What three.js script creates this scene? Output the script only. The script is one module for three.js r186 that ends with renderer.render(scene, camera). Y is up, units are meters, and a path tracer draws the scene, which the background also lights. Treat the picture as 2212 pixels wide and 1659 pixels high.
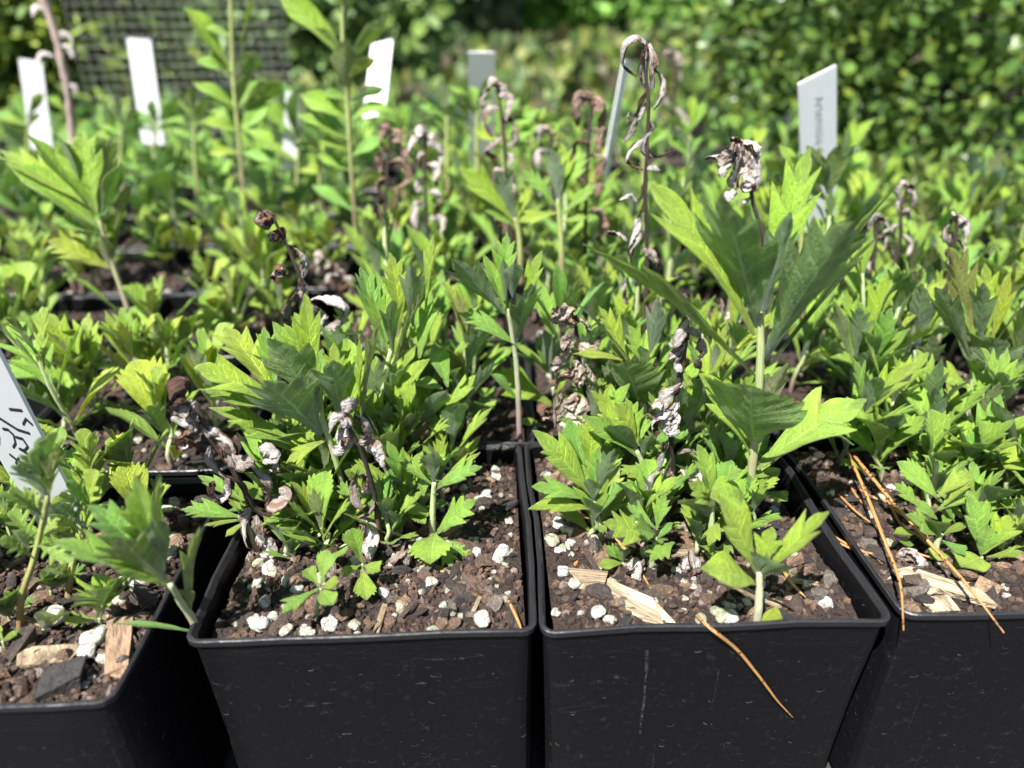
import * as THREE from 'three';
import { toCreasedNormals } from 'three/addons/utils/BufferGeometryUtils.js';

// ---------------------------------------------------------------- camera, sky, sun, exposure
const V3 = (x = 0, y = 0, z = 0) => new THREE.Vector3(x, y, z);
const scene = new THREE.Scene();
const RIM = 0.095;                                   // height of the pot rims
const EYE = V3(0, RIM + 0.1525, 0);
const PITCH = 0.4769, YAW = 0.0259, ROLL = -0.0140, FOC = 1518, CX = 1106, CY = 829.5;
const fwd = V3(Math.sin(YAW) * Math.cos(PITCH), -Math.sin(PITCH), -Math.cos(YAW) * Math.cos(PITCH));
const r0 = V3(Math.cos(YAW), 0, Math.sin(YAW)), u0 = V3().crossVectors(r0, fwd);
const camR = r0.clone().multiplyScalar(Math.cos(ROLL)).addScaledVector(u0, Math.sin(ROLL));
const camU = u0.clone().multiplyScalar(Math.cos(ROLL)).addScaledVector(r0, -Math.sin(ROLL));
const camera = new THREE.PerspectiveCamera(2 * Math.atan(829.5 / FOC) * 180 / Math.PI, 4 / 3, 0.01, 400);
camera.position.copy(EYE);
camera.quaternion.setFromRotationMatrix(new THREE.Matrix4().makeBasis(camR, camU, fwd.clone().negate()));
camera.focus = 0.232;
camera.userData.fStop = 6.6;
scene.add(camera);
camera.updateMatrixWorld(true);

const sunDir = V3(-0.3, 0.82, 0.4).normalize();
// clear pale sky with thin cloud, computed for every direction
{
  const w = 256, h = 128, d = new Float32Array(w * h * 4);
  for (let j = 0; j < h; j++) for (let i = 0; i < w; i++) {
    const el = (j + 0.5) / h * Math.PI - Math.PI / 2, az = (i + 0.5) / w * Math.PI * 2, up = Math.max(0, Math.sin(el)), x = Math.cos(el) * Math.cos(az), z = Math.cos(el) * Math.sin(az);
    const n = 0.5 + 0.25 * Math.sin(3.1 * x + 5.3 * up + 1) + 0.25 * Math.sin(4.7 * z - 3.9 * x + 2.2 * up), cl = 0.25 * Math.max(0, n - 0.35), t = Math.pow(1 - up, 2.2), k = (j * w + i) * 4;
    d[k] = (0.22 + 0.26 * t) * (1 - cl) + 0.72 * cl; d[k + 1] = (0.3 + 0.24 * t) * (1 - cl) + 0.73 * cl; d[k + 2] = (0.46 + 0.14 * t) * (1 - cl) + 0.75 * cl; d[k + 3] = 1;
  }
  const t = new THREE.DataTexture(d, w, h, THREE.RGBAFormat, THREE.FloatType); t.mapping = THREE.EquirectangularReflectionMapping; t.magFilter = THREE.LinearFilter; t.needsUpdate = true;
  scene.background = t; scene.environment = t; scene.backgroundIntensity = scene.environmentIntensity = 0.5;
}
const sun = new THREE.DirectionalLight(new THREE.Color(1, 0.965, 0.91), 5);
sun.name = 'sun';
sun.position.copy(sunDir).multiplyScalar(6).add(V3(0, 0, -0.5));
sun.target.position.set(0, 0, -0.5);
sun.castShadow = true;
Object.assign(sun.shadow.camera, { left: -2.5, right: 2.5, top: 2.5, bottom: -2.5, near: 0.1, far: 14 });
sun.shadow.mapSize.set(4096, 4096);
scene.add(sun, sun.target);
const renderer = new THREE.WebGLRenderer({ antialias: true });
renderer.toneMapping = THREE.LinearToneMapping;
renderer.toneMappingExposure = 3.6;
renderer.shadowMap.enabled = true;
renderer.shadowMap.type = THREE.PCFSoftShadowMap;

// ---------------------------------------------------------------- helpers
function rngOf(seed) { let a = seed >>> 0; return () => { a = (a + 0x6D2B79F5) | 0; let t = Math.imul(a ^ (a >>> 15), 1 | a); t = (t + Math.imul(t ^ (t >>> 7), 61 | t)) ^ t; return ((t ^ (t >>> 14)) >>> 0) / 4294967296; }; }
const rnd = rngOf(20240517);
const rr = (a, b, r = rnd) => a + (b - a) * r();
const pick = (a, r = rnd) => a[Math.floor(r() * a.length) % a.length];
const clamp = (x, a, b) => Math.min(b, Math.max(a, x));
const lerp = (a, b, t) => a + (b - a) * t;
const sstep = (a, b, x) => { const t = clamp((x - a) / (b - a), 0, 1); return t * t * (3 - 2 * t); };
function hash(i, j, k = 0) { let h = Math.imul(i, 374761393) + Math.imul(j, 668265263) + Math.imul(k, 2147483629 | 0); h = Math.imul(h ^ (h >>> 13), 1274126177); return ((h ^ (h >>> 16)) >>> 0) / 4294967296; }
function noise3(x, y, z = 0) {
  const i = Math.floor(x), j = Math.floor(y), k = Math.floor(z), f = x - i, g = y - j, h = z - k;
  const s = (t) => t * t * (3 - 2 * t), a = s(f), b = s(g), c = s(h);
  const q = (di, dj, dk) => hash(i + di, j + dj, k + dk);
  return lerp(lerp(lerp(q(0, 0, 0), q(1, 0, 0), a), lerp(q(0, 1, 0), q(1, 1, 0), a), b), lerp(lerp(q(0, 0, 1), q(1, 0, 1), a), lerp(q(0, 1, 1), q(1, 1, 1), a), b), c);
}
const fbm = (x, y, z = 0, o = 4) => { let s = 0, a = 0.5, t = 0; for (let i = 0; i < o; i++) { s += a * noise3(x, y, z); t += a; a *= 0.5; x *= 2.03; y *= 2.03; z *= 2.03; } return s / t; };
// a direction seen at a point of the photograph (2212 x 1659 points), met with the upright plane at z or the level plane at y
function ray(px, py) { return fwd.clone().addScaledVector(camR, (px - CX) / FOC).addScaledVector(camU, -(py - CY) / FOC); }
function atZ(px, py, z) { const d = ray(px, py); return EYE.clone().addScaledVector(d, (z - EYE.z) / d.z); }
function atY(px, py, y) { const d = ray(px, py); return EYE.clone().addScaledVector(d, (y - EYE.y) / d.y); }
function toPx(p) { const d = p.clone().sub(EYE), w = d.dot(fwd); return [CX + FOC * d.dot(camR) / w, CY - FOC * d.dot(camU) / w, w]; }
const taken = {};
function numbered(name) { const n = taken[name] = (taken[name] ?? -1) + 1; return n ? name + '_' + String(n).padStart(3, '0') : name; }
function shadows(o) { o.castShadow = true; o.receiveShadow = true; return o; }
function mesh(name, geo, mat, parent) { const m = shadows(new THREE.Mesh(geo, mat)); m.name = name; parent.add(m); return m; }
function thing(name, label, category, group, at) {
  const g = new THREE.Group(); g.name = numbered(name); g.userData = { label, category };
  if (group) g.userData.group = group;
  if (at) g.position.copy(at);
  scene.add(g); return g;
}
function tagged(name, geo, mat, label, category, group) {
  const m = mesh(numbered(name), geo, mat, scene); m.userData = { label, category }; if (group) m.userData.group = group; return m;
}
function structure(name, geo, mat) { const m = mesh(name, geo, mat, scene); m.userData = { kind: 'structure' }; return m; }
const lin = (r, g, b) => new THREE.Color().setRGB(r, g, b);

// ---------------------------------------------------------------- textures
function dataTex(n, fn, srgb, h = n) {
  const d = new Uint8Array(n * h * 4);
  for (let y = 0; y < h; y++) for (let x = 0; x < n; x++) { const c = fn(x / n, y / h), k = (y * n + x) * 4; d[k] = clamp(c[0], 0, 1) * 255; d[k + 1] = clamp(c[1], 0, 1) * 255; d[k + 2] = clamp(c[2], 0, 1) * 255; d[k + 3] = 255; }
  const t = new THREE.DataTexture(d, n, h); t.wrapS = t.wrapT = THREE.RepeatWrapping; t.magFilter = THREE.LinearFilter; t.minFilter = THREE.LinearMipmapLinearFilter; t.generateMipmaps = true;
  if (srgb) t.colorSpace = THREE.SRGBColorSpace; t.needsUpdate = true; return t;
}
function canvasTex(w, h, draw, srgb = true) {
  const c = document.createElement('canvas'); c.width = w; c.height = h; draw(c.getContext('2d'), w, h);
  const t = new THREE.CanvasTexture(c); if (srgb) t.colorSpace = THREE.SRGBColorSpace; t.wrapS = t.wrapT = THREE.RepeatWrapping; t.anisotropy = 8; return t;
}
const periodic = (u, v, f, s) => { // tiling value noise
  const x = u * f, y = v * f, i = Math.floor(x), j = Math.floor(y), a = x - i, b = y - j, S = (t) => t * t * (3 - 2 * t), q = (p, r) => hash(((p % f) + f) % f, ((r % f) + f) % f, s);
  return lerp(lerp(q(i, j), q(i + 1, j), S(a)), lerp(q(i, j + 1), q(i + 1, j + 1), S(a)), S(b));
};
const pfbm = (u, v, f, s, o = 4) => { let t = 0, a = 0.5, w = 0; for (let i = 0; i < o; i++) { t += a * periodic(u, v, f, s + i); w += a; a *= 0.55; f *= 2; } return t / w; };
// leaf blade: u across (0.5 = midrib), v along; lateral veins run along lines of equal v
const veinAt = (u, v) => {
  const d = Math.abs(u - 0.5) * 2, mid = Math.exp(-Math.pow(d / 0.045, 2));
  const n = 7, p = v * n + 0.12 * Math.sin(d * 3 + v * 9) + (u > 0.5 ? 0.35 : 0), q = Math.abs(p - Math.round(p));
  const lat = Math.exp(-Math.pow(q / (0.07), 2)) * (1 - d * 0.55);
  return Math.max(mid, lat * 0.6);
};
const leafMap = dataTex(256, (u, v) => {
  const m = 0.91 + 0.13 * (pfbm(u, v, 8, 3) - 0.5) * 2 * 0.8 + 0.1 * (periodic(u, v, 128, 9) - 0.5), k = veinAt(u, v), sp = pfbm(u, v, 24, 77, 2) > 0.78 ? -0.09 : 0;
  const g = clamp(m - 0.03 + 0.17 * k + sp, 0, 1); return [g, g, clamp(g * (1 - 0.1 * (1 - k)) + 0.12 * k, 0, 1)];
}, true);
const leafBump = dataTex(256, (u, v) => { const k = veinAt(u, v), b = 0.55 - 0.3 * k + 0.28 * (pfbm(u, v, 20, 5, 3) - 0.5) + 0.22 * (periodic(u, v, 128, 31) - 0.5); return [b, b, b]; });
const dryMap = dataTex(256, (u, v) => { const a = pfbm(u, v, 6, 12), b = periodic(u, v * 1, 64, 40), st = pfbm(u * 1, v, 40, 8, 2), g = clamp(0.9 + 0.34 * (a - 0.5) + 0.2 * (b - 0.5) + 0.2 * (st - 0.5), 0.35, 1); return [g, g * 0.98, g * 0.95]; }, true);
const dryBump = dataTex(256, (u, v) => { const w = (Math.abs(pfbm(u, v * 0.25, 12, 91, 3) - 0.5) * 2 - 0.3) * 0.5, b = 0.5 + w + 0.5 * (pfbm(u, v, 14, 61) - 0.5) + 0.2 * (periodic(u, v, 96, 17) - 0.5); return [b, b, b]; });
const grainMap = dataTex(256, (u, v) => { const s = pfbm(u * 1, v, 4, 21), l = periodic(u, v * 0.03125, 64, 4) * 0.6 + periodic(u, v * 0.0625, 128, 6) * 0.4, g = clamp(0.58 + 0.55 * (l - 0.5) + 0.5 * (s - 0.5), 0.08, 1); return [g, g * 0.97, g * 0.94]; }, true);
const grainBump = dataTex(256, (u, v) => { const l = periodic(u, v * 0.03125, 64, 4) * 0.6 + periodic(u, v * 0.125, 128, 6) * 0.4; const g = l * 0.8 + 0.2 * pfbm(u, v, 16, 3); return [g, g, g]; });
const crumbMap = dataTex(512, (u, v) => { const a = pfbm(u, v, 10, 41), b = pfbm(u, v, 60, 43, 3), t = clamp(0.1 + 0.5 * a * b * 2, 0, 1); const w = periodic(u, v, 90, 7) > 0.93 ? 0.22 : 0; return [0.17 + t * 0.34 + w, 0.11 + t * 0.22 + w, 0.08 + t * 0.15 + w * 0.9]; }, true);
const crumbBump = dataTex(512, (u, v) => { const b = 0.5 * pfbm(u, v, 26, 43, 4) + 0.5 * periodic(u, v, 90, 7); return [b, b, b]; });
const stoneBump = dataTex(256, (u, v) => { const b = 0.6 * pfbm(u, v, 12, 71, 4) + 0.4 * Math.abs(pfbm(u, v, 24, 75, 3) - 0.5) * 2; return [b, b, b]; });
const barkMap = dataTex(256, (u, v) => { const s = pfbm(u, v, 5, 121), l = pfbm(u, v * 0.5, 28, 14, 3), g = clamp(0.82 + 0.6 * (l - 0.5) + 0.5 * (s - 0.5), 0.25, 1); return [g, g * 0.98, g * 0.96]; }, true);
const turfMap = dataTex(256, (u, v) => { const a = pfbm(u, v, 6, 201), b = pfbm(u, v, 40, 203, 3), t = clamp(0.25 + 0.9 * (a - 0.4) + 0.7 * (b - 0.5), 0, 1); return [0.28 + 0.3 * t, 0.4 + 0.34 * t, 0.16 + 0.14 * t]; }, true);
const paleMap = dataTex(256, (u, v) => { const s = pfbm(u, v, 5, 221), d = pfbm(u, v, 18, 223, 3), st = sstep(0.62, 0.78, d) * 0.3, g = clamp(0.94 + 0.18 * (s - 0.5) - st, 0, 1); return [g, g * (1 - st * 0.12), g * (1 - st * 0.3)]; }, true);
// ---------------------------------------------------------------- materials
const P = (o) => new THREE.MeshPhysicalMaterial(o);
const leafMat = (c, t = 0.48) => P({ color: c, map: leafMap, bumpMap: leafBump, bumpScale: 0.0012, roughness: 0.62, specularIntensity: 0.45, vertexColors: true, transmission: t, thickness: 0, side: THREE.DoubleSide });
const M = {
  leaf: [[1, 1, 1], [1.08, 1.01, 0.95], [0.92, 0.99, 1.2], [0.9, 1, 1.1], [1.16, 1, 0.85], [0.82, 0.96, 1.3]].map((c) => [leafMat(lin(...c), 0.55), leafMat(lin(...c), 0.78)]),
  yellow: [leafMat(lin(1.6, 1.12, 1.9)), leafMat(lin(1.6, 1.12, 1.9))],
  stem: P({ color: 0xffffff, vertexColors: true, roughness: 0.75, bumpMap: grainBump, bumpScale: 0.0003 }),
  dry: P({ color: 0xffffff, vertexColors: true, map: dryMap, bumpMap: dryBump, bumpScale: 0.0008, roughness: 0.85, specularIntensity: 0.3, side: THREE.DoubleSide }),
  dryStem: P({ color: lin(0.16, 0.11, 0.085), map: grainMap, bumpMap: grainBump, bumpScale: 0.0006, roughness: 0.8 }),
  rim: P({ color: lin(0.016, 0.016, 0.018), roughness: 0.4, specularIntensity: 0.7, bumpMap: stoneBump, bumpScale: 0.0005 }),
  soil: P({ color: lin(0.24, 0.25, 0.26), map: crumbMap, bumpMap: crumbBump, bumpScale: 0.0025, roughness: 0.95 }),
  bark: [[0.125, 0.08, 0.055], [0.075, 0.05, 0.037], [0.17, 0.108, 0.07], [0.042, 0.032, 0.026], [0.23, 0.155, 0.1], [0.022, 0.02, 0.02], [0.14, 0.12, 0.1]].map((c) => P({ color: lin(c[0] * 0.98, c[1] * 0.98, c[2] * 0.98), map: barkMap, bumpMap: stoneBump, bumpScale: 0.0012, roughness: 0.92 })),
  wood: [[0.5, 0.39, 0.25], [0.38, 0.3, 0.2], [0.56, 0.46, 0.32]].map((c) => P({ color: lin(c[0] * 1.5, c[1] * 1.5, c[2] * 1.5), map: grainMap, bumpMap: grainBump, bumpScale: 0.0007, roughness: 0.85 })),
  perlite: [[0.44, 0.43, 0.33], [0.48, 0.47, 0.39], [0.36, 0.36, 0.25], [0.48, 0.475, 0.44]].map((c) => P({ color: lin(...c.map((v) => v * 1.05)), map: paleMap, bumpMap: stoneBump, bumpScale: 0.0014, roughness: 0.92 })),
  white: P({ color: lin(0.62, 0.63, 0.64), roughness: 0.5 }),
  wire: P({ color: lin(0.8, 0.8, 0.78), roughness: 0.5 }),
};
// black plastic: scuffs, dried water marks and dust specks lie on it
const scuff = (seed, own) => canvasTex(1024, 1024, (g, w, h) => {
  const r = rngOf(seed);
  g.fillStyle = 'rgb(20,20,22)'; g.fillRect(0, 0, w, h);
  for (let i = 0; i < 900; i++) { const a = rr(0.05, 0.2, r), c = 40 + 60 * r(); g.fillStyle = `rgba(${c},${c},${c + 6},${a})`; g.beginPath(); g.ellipse(r() * w, r() * h, rr(1, 18, r), rr(1, 8, r), r() * 3, 0, 7); g.fill(); }
  for (let i = 0; i < 300; i++) { // curved scuff marks
    const c = 75 + 85 * r(); g.strokeStyle = `rgba(${c},${c},${c + 4},${Math.pow(r(), 1.6) * 0.9 + 0.05})`; g.lineWidth = rr(0.8, 2.8, r);
    const R = rr(3, 16, r), a = rr(0.1, 1.2, r), x = r() * w, y = r() * h; g.beginPath(); g.arc(x, y, R, a, a + rr(0.6, 2.4, r)); g.stroke();
  }
  for (let i = 0; i < 26; i++) { const x = r() * w, y = r() * h; for (let k = 0; k < 60; k++) { const c = 70 + 60 * r(); g.fillStyle = `rgba(${c},${c},${c + 4},${rr(0.04, 0.3, r)})`; g.beginPath(); g.ellipse(x + rr(-40, 40, r) * r(), y + rr(-24, 24, r) * r(), rr(0.5, 4, r), rr(0.5, 2.5, r), r() * 3, 0, 7); g.fill(); } }
  for (let i = 0; i < 800; i++) { const c = 110 + 90 * r(); g.fillStyle = `rgba(${c},${c},${c},${rr(0.1, 0.5, r)})`; g.beginPath(); g.arc(r() * w, r() * h, rr(0.3, 1.5, r), 0, 7); g.fill(); }
  for (let i = 0; i < 5; i++) { // runs of dried water
    let x = r() * w, y = r() * h; const c = 85 + 50 * r();
    for (let k = 0; k < 16; k++) { g.fillStyle = `rgba(${c},${c},${c - 6},${rr(0.05, 0.3, r)})`; g.beginPath(); g.ellipse(x, y, rr(1, 4, r), rr(2, 9, r), 0, 0, 7); g.fill(); x += rr(-1.5, 1.5, r); y += rr(5, 16, r); }
  }
  for (let i = 0; i < 7; i++) { const c = 95; g.strokeStyle = `rgba(${c},${c + 2},${c + 14},0.16)`; g.lineWidth = rr(2, 8, r); const x = r() * w, y = r() * h; g.beginPath(); g.ellipse(x, y, rr(20, 70, r), rr(8, 22, r), rr(-0.2, 0.2, r), r() * 6, r() * 6 + 3); g.stroke(); }
  own?.(g, r);
});
// marks that belong to one pot: a dried water ring under the rim, a run of drops, chalky scrapes
const ring = (g, r) => { for (let k = 0; k < 260; k++) { const a = rr(0.3, 3.9, r); g.fillStyle = `rgba(120,124,140,${rr(0.1, 0.5, r)})`; g.beginPath(); g.arc(256 + Math.cos(a) * 98 + rr(-4, 4, r), 215 + Math.sin(a) * 44 + rr(-5, 5, r), rr(0.6, 2.2, r), 0, 7); g.fill(); } for (let k = 0; k < 90; k++) { g.fillStyle = `rgba(130,130,136,${rr(0.05, 0.3, r)})`; g.fillRect(235 + rr(0, 50, r), 190 + rr(0, 40, r), rr(1, 5, r), rr(1, 3, r)); } for (const [x, y] of [[600, 420], [650, 430], [330, 350], [560, 560]]) for (let k = 0; k < 24; k++) { g.fillStyle = `rgba(170,170,172,${rr(0.1, 0.5, r)})`; g.fillRect(x + rr(-16, 16, r), y + rr(-2.5, 2.5, r), rr(2, 9, r), rr(0.8, 2, r)); } };
const drip = (g, r) => { let x = 655; for (let y = 225; y < 620; y += rr(6, 20, r)) { x += rr(-1.2, 1.2, r); g.fillStyle = `rgba(150,150,146,${rr(0.12, 0.5, r)})`; g.beginPath(); g.ellipse(x, y, rr(2, 6, r), rr(3, 11, r), 0, 0, 7); g.fill(); } for (let k = 0; k < 220; k++) { g.fillStyle = `rgba(135,135,140,${rr(0.05, 0.4, r)})`; g.beginPath(); g.ellipse(rr(80, 900, r), 165 + 60 * r() * r(), rr(1, 5, r), rr(0.6, 2, r), rr(-0.4, 0.4, r), 0, 7); g.fill(); } };
M.pot = [[51, ring], [97, drip], [143, null]].map(([s, o]) => P({ color: lin(0.4, 0.4, 0.43), map: scuff(s, o), roughness: 0.46, specularIntensity: 0.45, bumpMap: stoneBump, bumpScale: 0.00025 }));

// ---------------------------------------------------------------- shapes
// Edge tables: [place along the midrib, reach along the side vein]; a drop is the notch after a lobe
const EDGES = {
  lobed: [[0, 0.03], [0.15, 0.055], [0.3, 0.14], [0.42, 0.24], [0.53, 0.3], [0.56, 0.15], [0.65, 0.19], [0.735, 0.22], [0.76, 0.09], [0.83, 0.088], [0.92, 0.04], [1, 0]],
  three: [[0, 0.035], [0.16, 0.06], [0.32, 0.15], [0.46, 0.24], [0.6, 0.3], [0.63, 0.13], [0.72, 0.14], [0.82, 0.1], [0.92, 0.045], [1, 0]],
  toothed: [[0, 0.04], [0.15, 0.07], [0.28, 0.2], [0.4, 0.31], [0.5, 0.36], [0.52, 0.3], [0.6, 0.32], [0.62, 0.25], [0.71, 0.25], [0.73, 0.18], [0.85, 0.11], [1, 0]],
  lance: [[0, 0.03], [0.12, 0.08], [0.28, 0.19], [0.45, 0.26], [0.6, 0.22], [0.75, 0.135], [0.88, 0.06], [1, 0]],
  notch: [[0, 0.035], [0.15, 0.07], [0.3, 0.17], [0.45, 0.25], [0.58, 0.27], [0.61, 0.15], [0.71, 0.14], [0.85, 0.075], [1, 0]],
  round: [[0, 0.1], [0.1, 0.22], [0.25, 0.38], [0.4, 0.42], [0.55, 0.38], [0.7, 0.28], [0.85, 0.15], [1, 0]],
  finger: [[0, 0.03], [0.2, 0.04], [0.3, 0.1], [0.34, 0.3], [0.38, 0.32], [0.42, 0.1], [0.5, 0.1], [0.54, 0.3], [0.6, 0.32], [0.64, 0.12], [0.74, 0.14], [0.84, 0.15], [0.94, 0.09], [1, 0]],
};
const TOP = [lin(0.36, 0.61, 0.06), lin(0.4, 0.63, 0.055), lin(0.31, 0.59, 0.08), lin(0.42, 0.62, 0.055)];
const UNDER = [lin(0.6, 0.69, 0.44), lin(0.63, 0.7, 0.54), lin(0.58, 0.69, 0.34)];
function edgeAt(t, u) { let i = 1; while (i < t.length - 1 && t[i][0] < u) i++; const [a, b] = [t[i - 1], t[i]], f = clamp((u - a[0]) / (b[0] - a[0] || 1), 0, 1); return lerp(a[1], b[1], f) + (b[0] - a[0] > 0.06 ? 0.006 : 0) * Math.sin(Math.PI * f); }
// a leaf blade of length 1 along +y, upper face to +z, the tip bending back; two faces a hair apart, green above and felted below
function leafGeo({ type = 'lobed', W = 0.2, fold = 0.35, arch = 0.5, twist = 0, wav = 0.05, seed = 1, sub = 2, nv = 3, thick = 0.008, top, under, tipBrown = 0.5 } = {}) {
  const r = rngOf(seed * 7919 + 13), th = type === 'round' ? 0.9 : type === 'finger' ? 0.75 : 0.66, si = Math.sin(th), co = Math.cos(th);
  const side = () => { const q = rr(0.85, 1.12, r), off = rr(-0.035, 0.035, r); return EDGES[type].map(([u, s], i, a) => [i === 0 || i === a.length - 1 ? u : clamp(u + off, 0.01, 0.98), s * q * rr(0.95, 1.05, r)]); };
  const tb = [side(), side()], us = new Set();
  for (const t of tb) for (let i = 0; i < t.length - 1; i++) for (let k = 0; k < sub; k++) us.add(+lerp(t[i][0], t[i + 1][0], k / sub).toFixed(4));
  us.add(1);
  const U = [...us].sort((a, b) => a - b).filter((u, i, a) => i === 0 || u - a[i - 1] > 0.004);
  let mx = 0; for (const u of U) for (const t of tb) mx = Math.max(mx, edgeAt(t, u) * si);
  const xs = W / mx, cols = nv * 2 + 1, pos = [], uv = [], tone = [], ph = r() * 6.28, c1 = top ?? pick(TOP, r), c2 = under ?? pick(UNDER, r);
  for (const u of U) for (let c = 0; c < cols; c++) {
    const v = (c - nv) / nv, s = Math.abs(v) * Math.max(0, edgeAt(tb[v < 0 ? 0 : 1], u)), x = Math.sign(v) * s * si * xs, y = u + s * co;
    const z = fold * Math.abs(x) * (1 - 0.3 * Math.abs(v)) + wav * Math.sin(y * 9 + ph + v) * Math.abs(x) * 2.2 + 0.012 * Math.sin(u * 40) * Math.abs(v) * (1 - Math.abs(v));
    // bend along an arc, twist about it
    const k = arch, a = k * y * y * 0.7 + k * 0.3 * y; let cy = 0, cz = 0; const n = 6; for (let i = 0; i < n; i++) { const q = y * (i + 0.5) / n, b = k * q * q * 0.7 + k * 0.3 * q; cy += Math.cos(b) * y / n; cz -= Math.sin(b) * y / n; }
    const tw = twist * y, xx = x * Math.cos(tw) - z * Math.sin(tw), zz = x * Math.sin(tw) + z * Math.cos(tw);
    pos.push([xx, cy + zz * Math.sin(a), cz + zz * Math.cos(a)]); uv.push([0.5 + v * 0.5, u]);
    const e = Math.abs(v) > 0.99 && tipBrown > 0 && edgeAt(tb[v < 0 ? 0 : 1], u + 0.03) < 0.75 * edgeAt(tb[v < 0 ? 0 : 1], u - 0.01) ? tipBrown * r() : 0;
    tone.push([1 + 0.13 * (fbm(x * 6 + ph, y * 5, ph) - 0.5) * 2, e, u]);
  }
  const idx = []; for (let i = 0; i < U.length - 1; i++) for (let c = 0; c < cols - 1; c++) { const a = i * cols + c, b = a + 1, d = a + cols, e = d + 1; idx.push(a, b, e, a, e, d); }
  const half = new THREE.BufferGeometry(); half.setAttribute('position', new THREE.Float32BufferAttribute(pos.flat(), 3)); half.setIndex(idx); half.computeVertexNormals();
  const nn = half.attributes.normal, N = pos.length, p2 = [], n2 = [], uv2 = [], col = [];
  for (const s of [1, -1]) for (let i = 0; i < N; i++) {
    const n = [nn.getX(i), nn.getY(i), nn.getZ(i)], o = s * thick * 0.5;
    p2.push(pos[i][0] + n[0] * o, pos[i][1] + n[1] * o, pos[i][2] + n[2] * o); n2.push(n[0] * s, n[1] * s, n[2] * s); uv2.push(...uv[i]);
    const c = s > 0 ? c1 : c2, [t, e, u] = tone[i], stalk = 1 - sstep(0.02, 0.25, u);
    col.push(lerp(c.r * t, 0.2, e * 0.6) * (1 + 0.1 * stalk), lerp(c.g * t, 0.13, e * 0.6), lerp(c.b * t, 0.05, e * 0.6) * (1 + 0.8 * stalk));
  }
  const g = new THREE.BufferGeometry();
  g.setAttribute('position', new THREE.Float32BufferAttribute(p2, 3)); g.setAttribute('normal', new THREE.Float32BufferAttribute(n2, 3)); g.setAttribute('uv', new THREE.Float32BufferAttribute(uv2, 2)); g.setAttribute('color', new THREE.Float32BufferAttribute(col, 3));
  g.setIndex([...idx, ...idx.map((_, i, a) => N + a[i - (i % 3) + [0, 2, 1][i % 3]])]); g.addGroup(0, idx.length, 0); g.addGroup(idx.length, idx.length, 1);
  // where the tip ended up
  const tipI = (U.length - 1) * cols + nv; g.userData.tip = V3(...pos[tipI]);
  return g;
}
// turn that takes the blade's base to B, its tip to T, its upper face towards up (turned by roll about the chord)
function leafMatrix(tip, B, T, roll = 0, up = V3(0, 1, 0)) {
  const d = T.clone().sub(B), L = d.length(), t = d.clone().normalize(); let n = up.clone().addScaledVector(t, -up.dot(t)); if (n.length() < 1e-3) n.set(0, 0, 1); n.normalize().applyAxisAngle(t, roll);
  const lt = tip.clone().normalize(), ln = V3(0, 0, 1).addScaledVector(lt, -lt.z).normalize(), a = new THREE.Matrix4().makeBasis(V3().crossVectors(lt, ln), lt, ln), b = new THREE.Matrix4().makeBasis(V3().crossVectors(t, n), t, n);
  const s = L / tip.length(), m = b.multiply(a.transpose()); m.scale(V3(s, s, s)); m.setPosition(B); return m;
}
// how far to roll a blade about its chord so that its face shows by at least the share `want` to someone looking from E
function showRoll(B, T, E, want) {
  const t = T.clone().sub(B).normalize(), up = V3(0, 1, 0), n = up.clone().addScaledVector(t, -up.dot(t)).normalize(), mid = B.clone().lerp(T, 0.5), v = E.clone().sub(mid); v.addScaledVector(t, -v.dot(t)).normalize();
  let a = Math.atan2(t.dot(V3().crossVectors(n, v)), n.dot(v)); if (Math.abs(a) > Math.PI / 2) a -= Math.sign(a) * Math.PI; // towards the nearer face
  const lim = Math.acos(want); return Math.abs(a) <= lim ? 0 : a - Math.sign(a) * lim;
}
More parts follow.
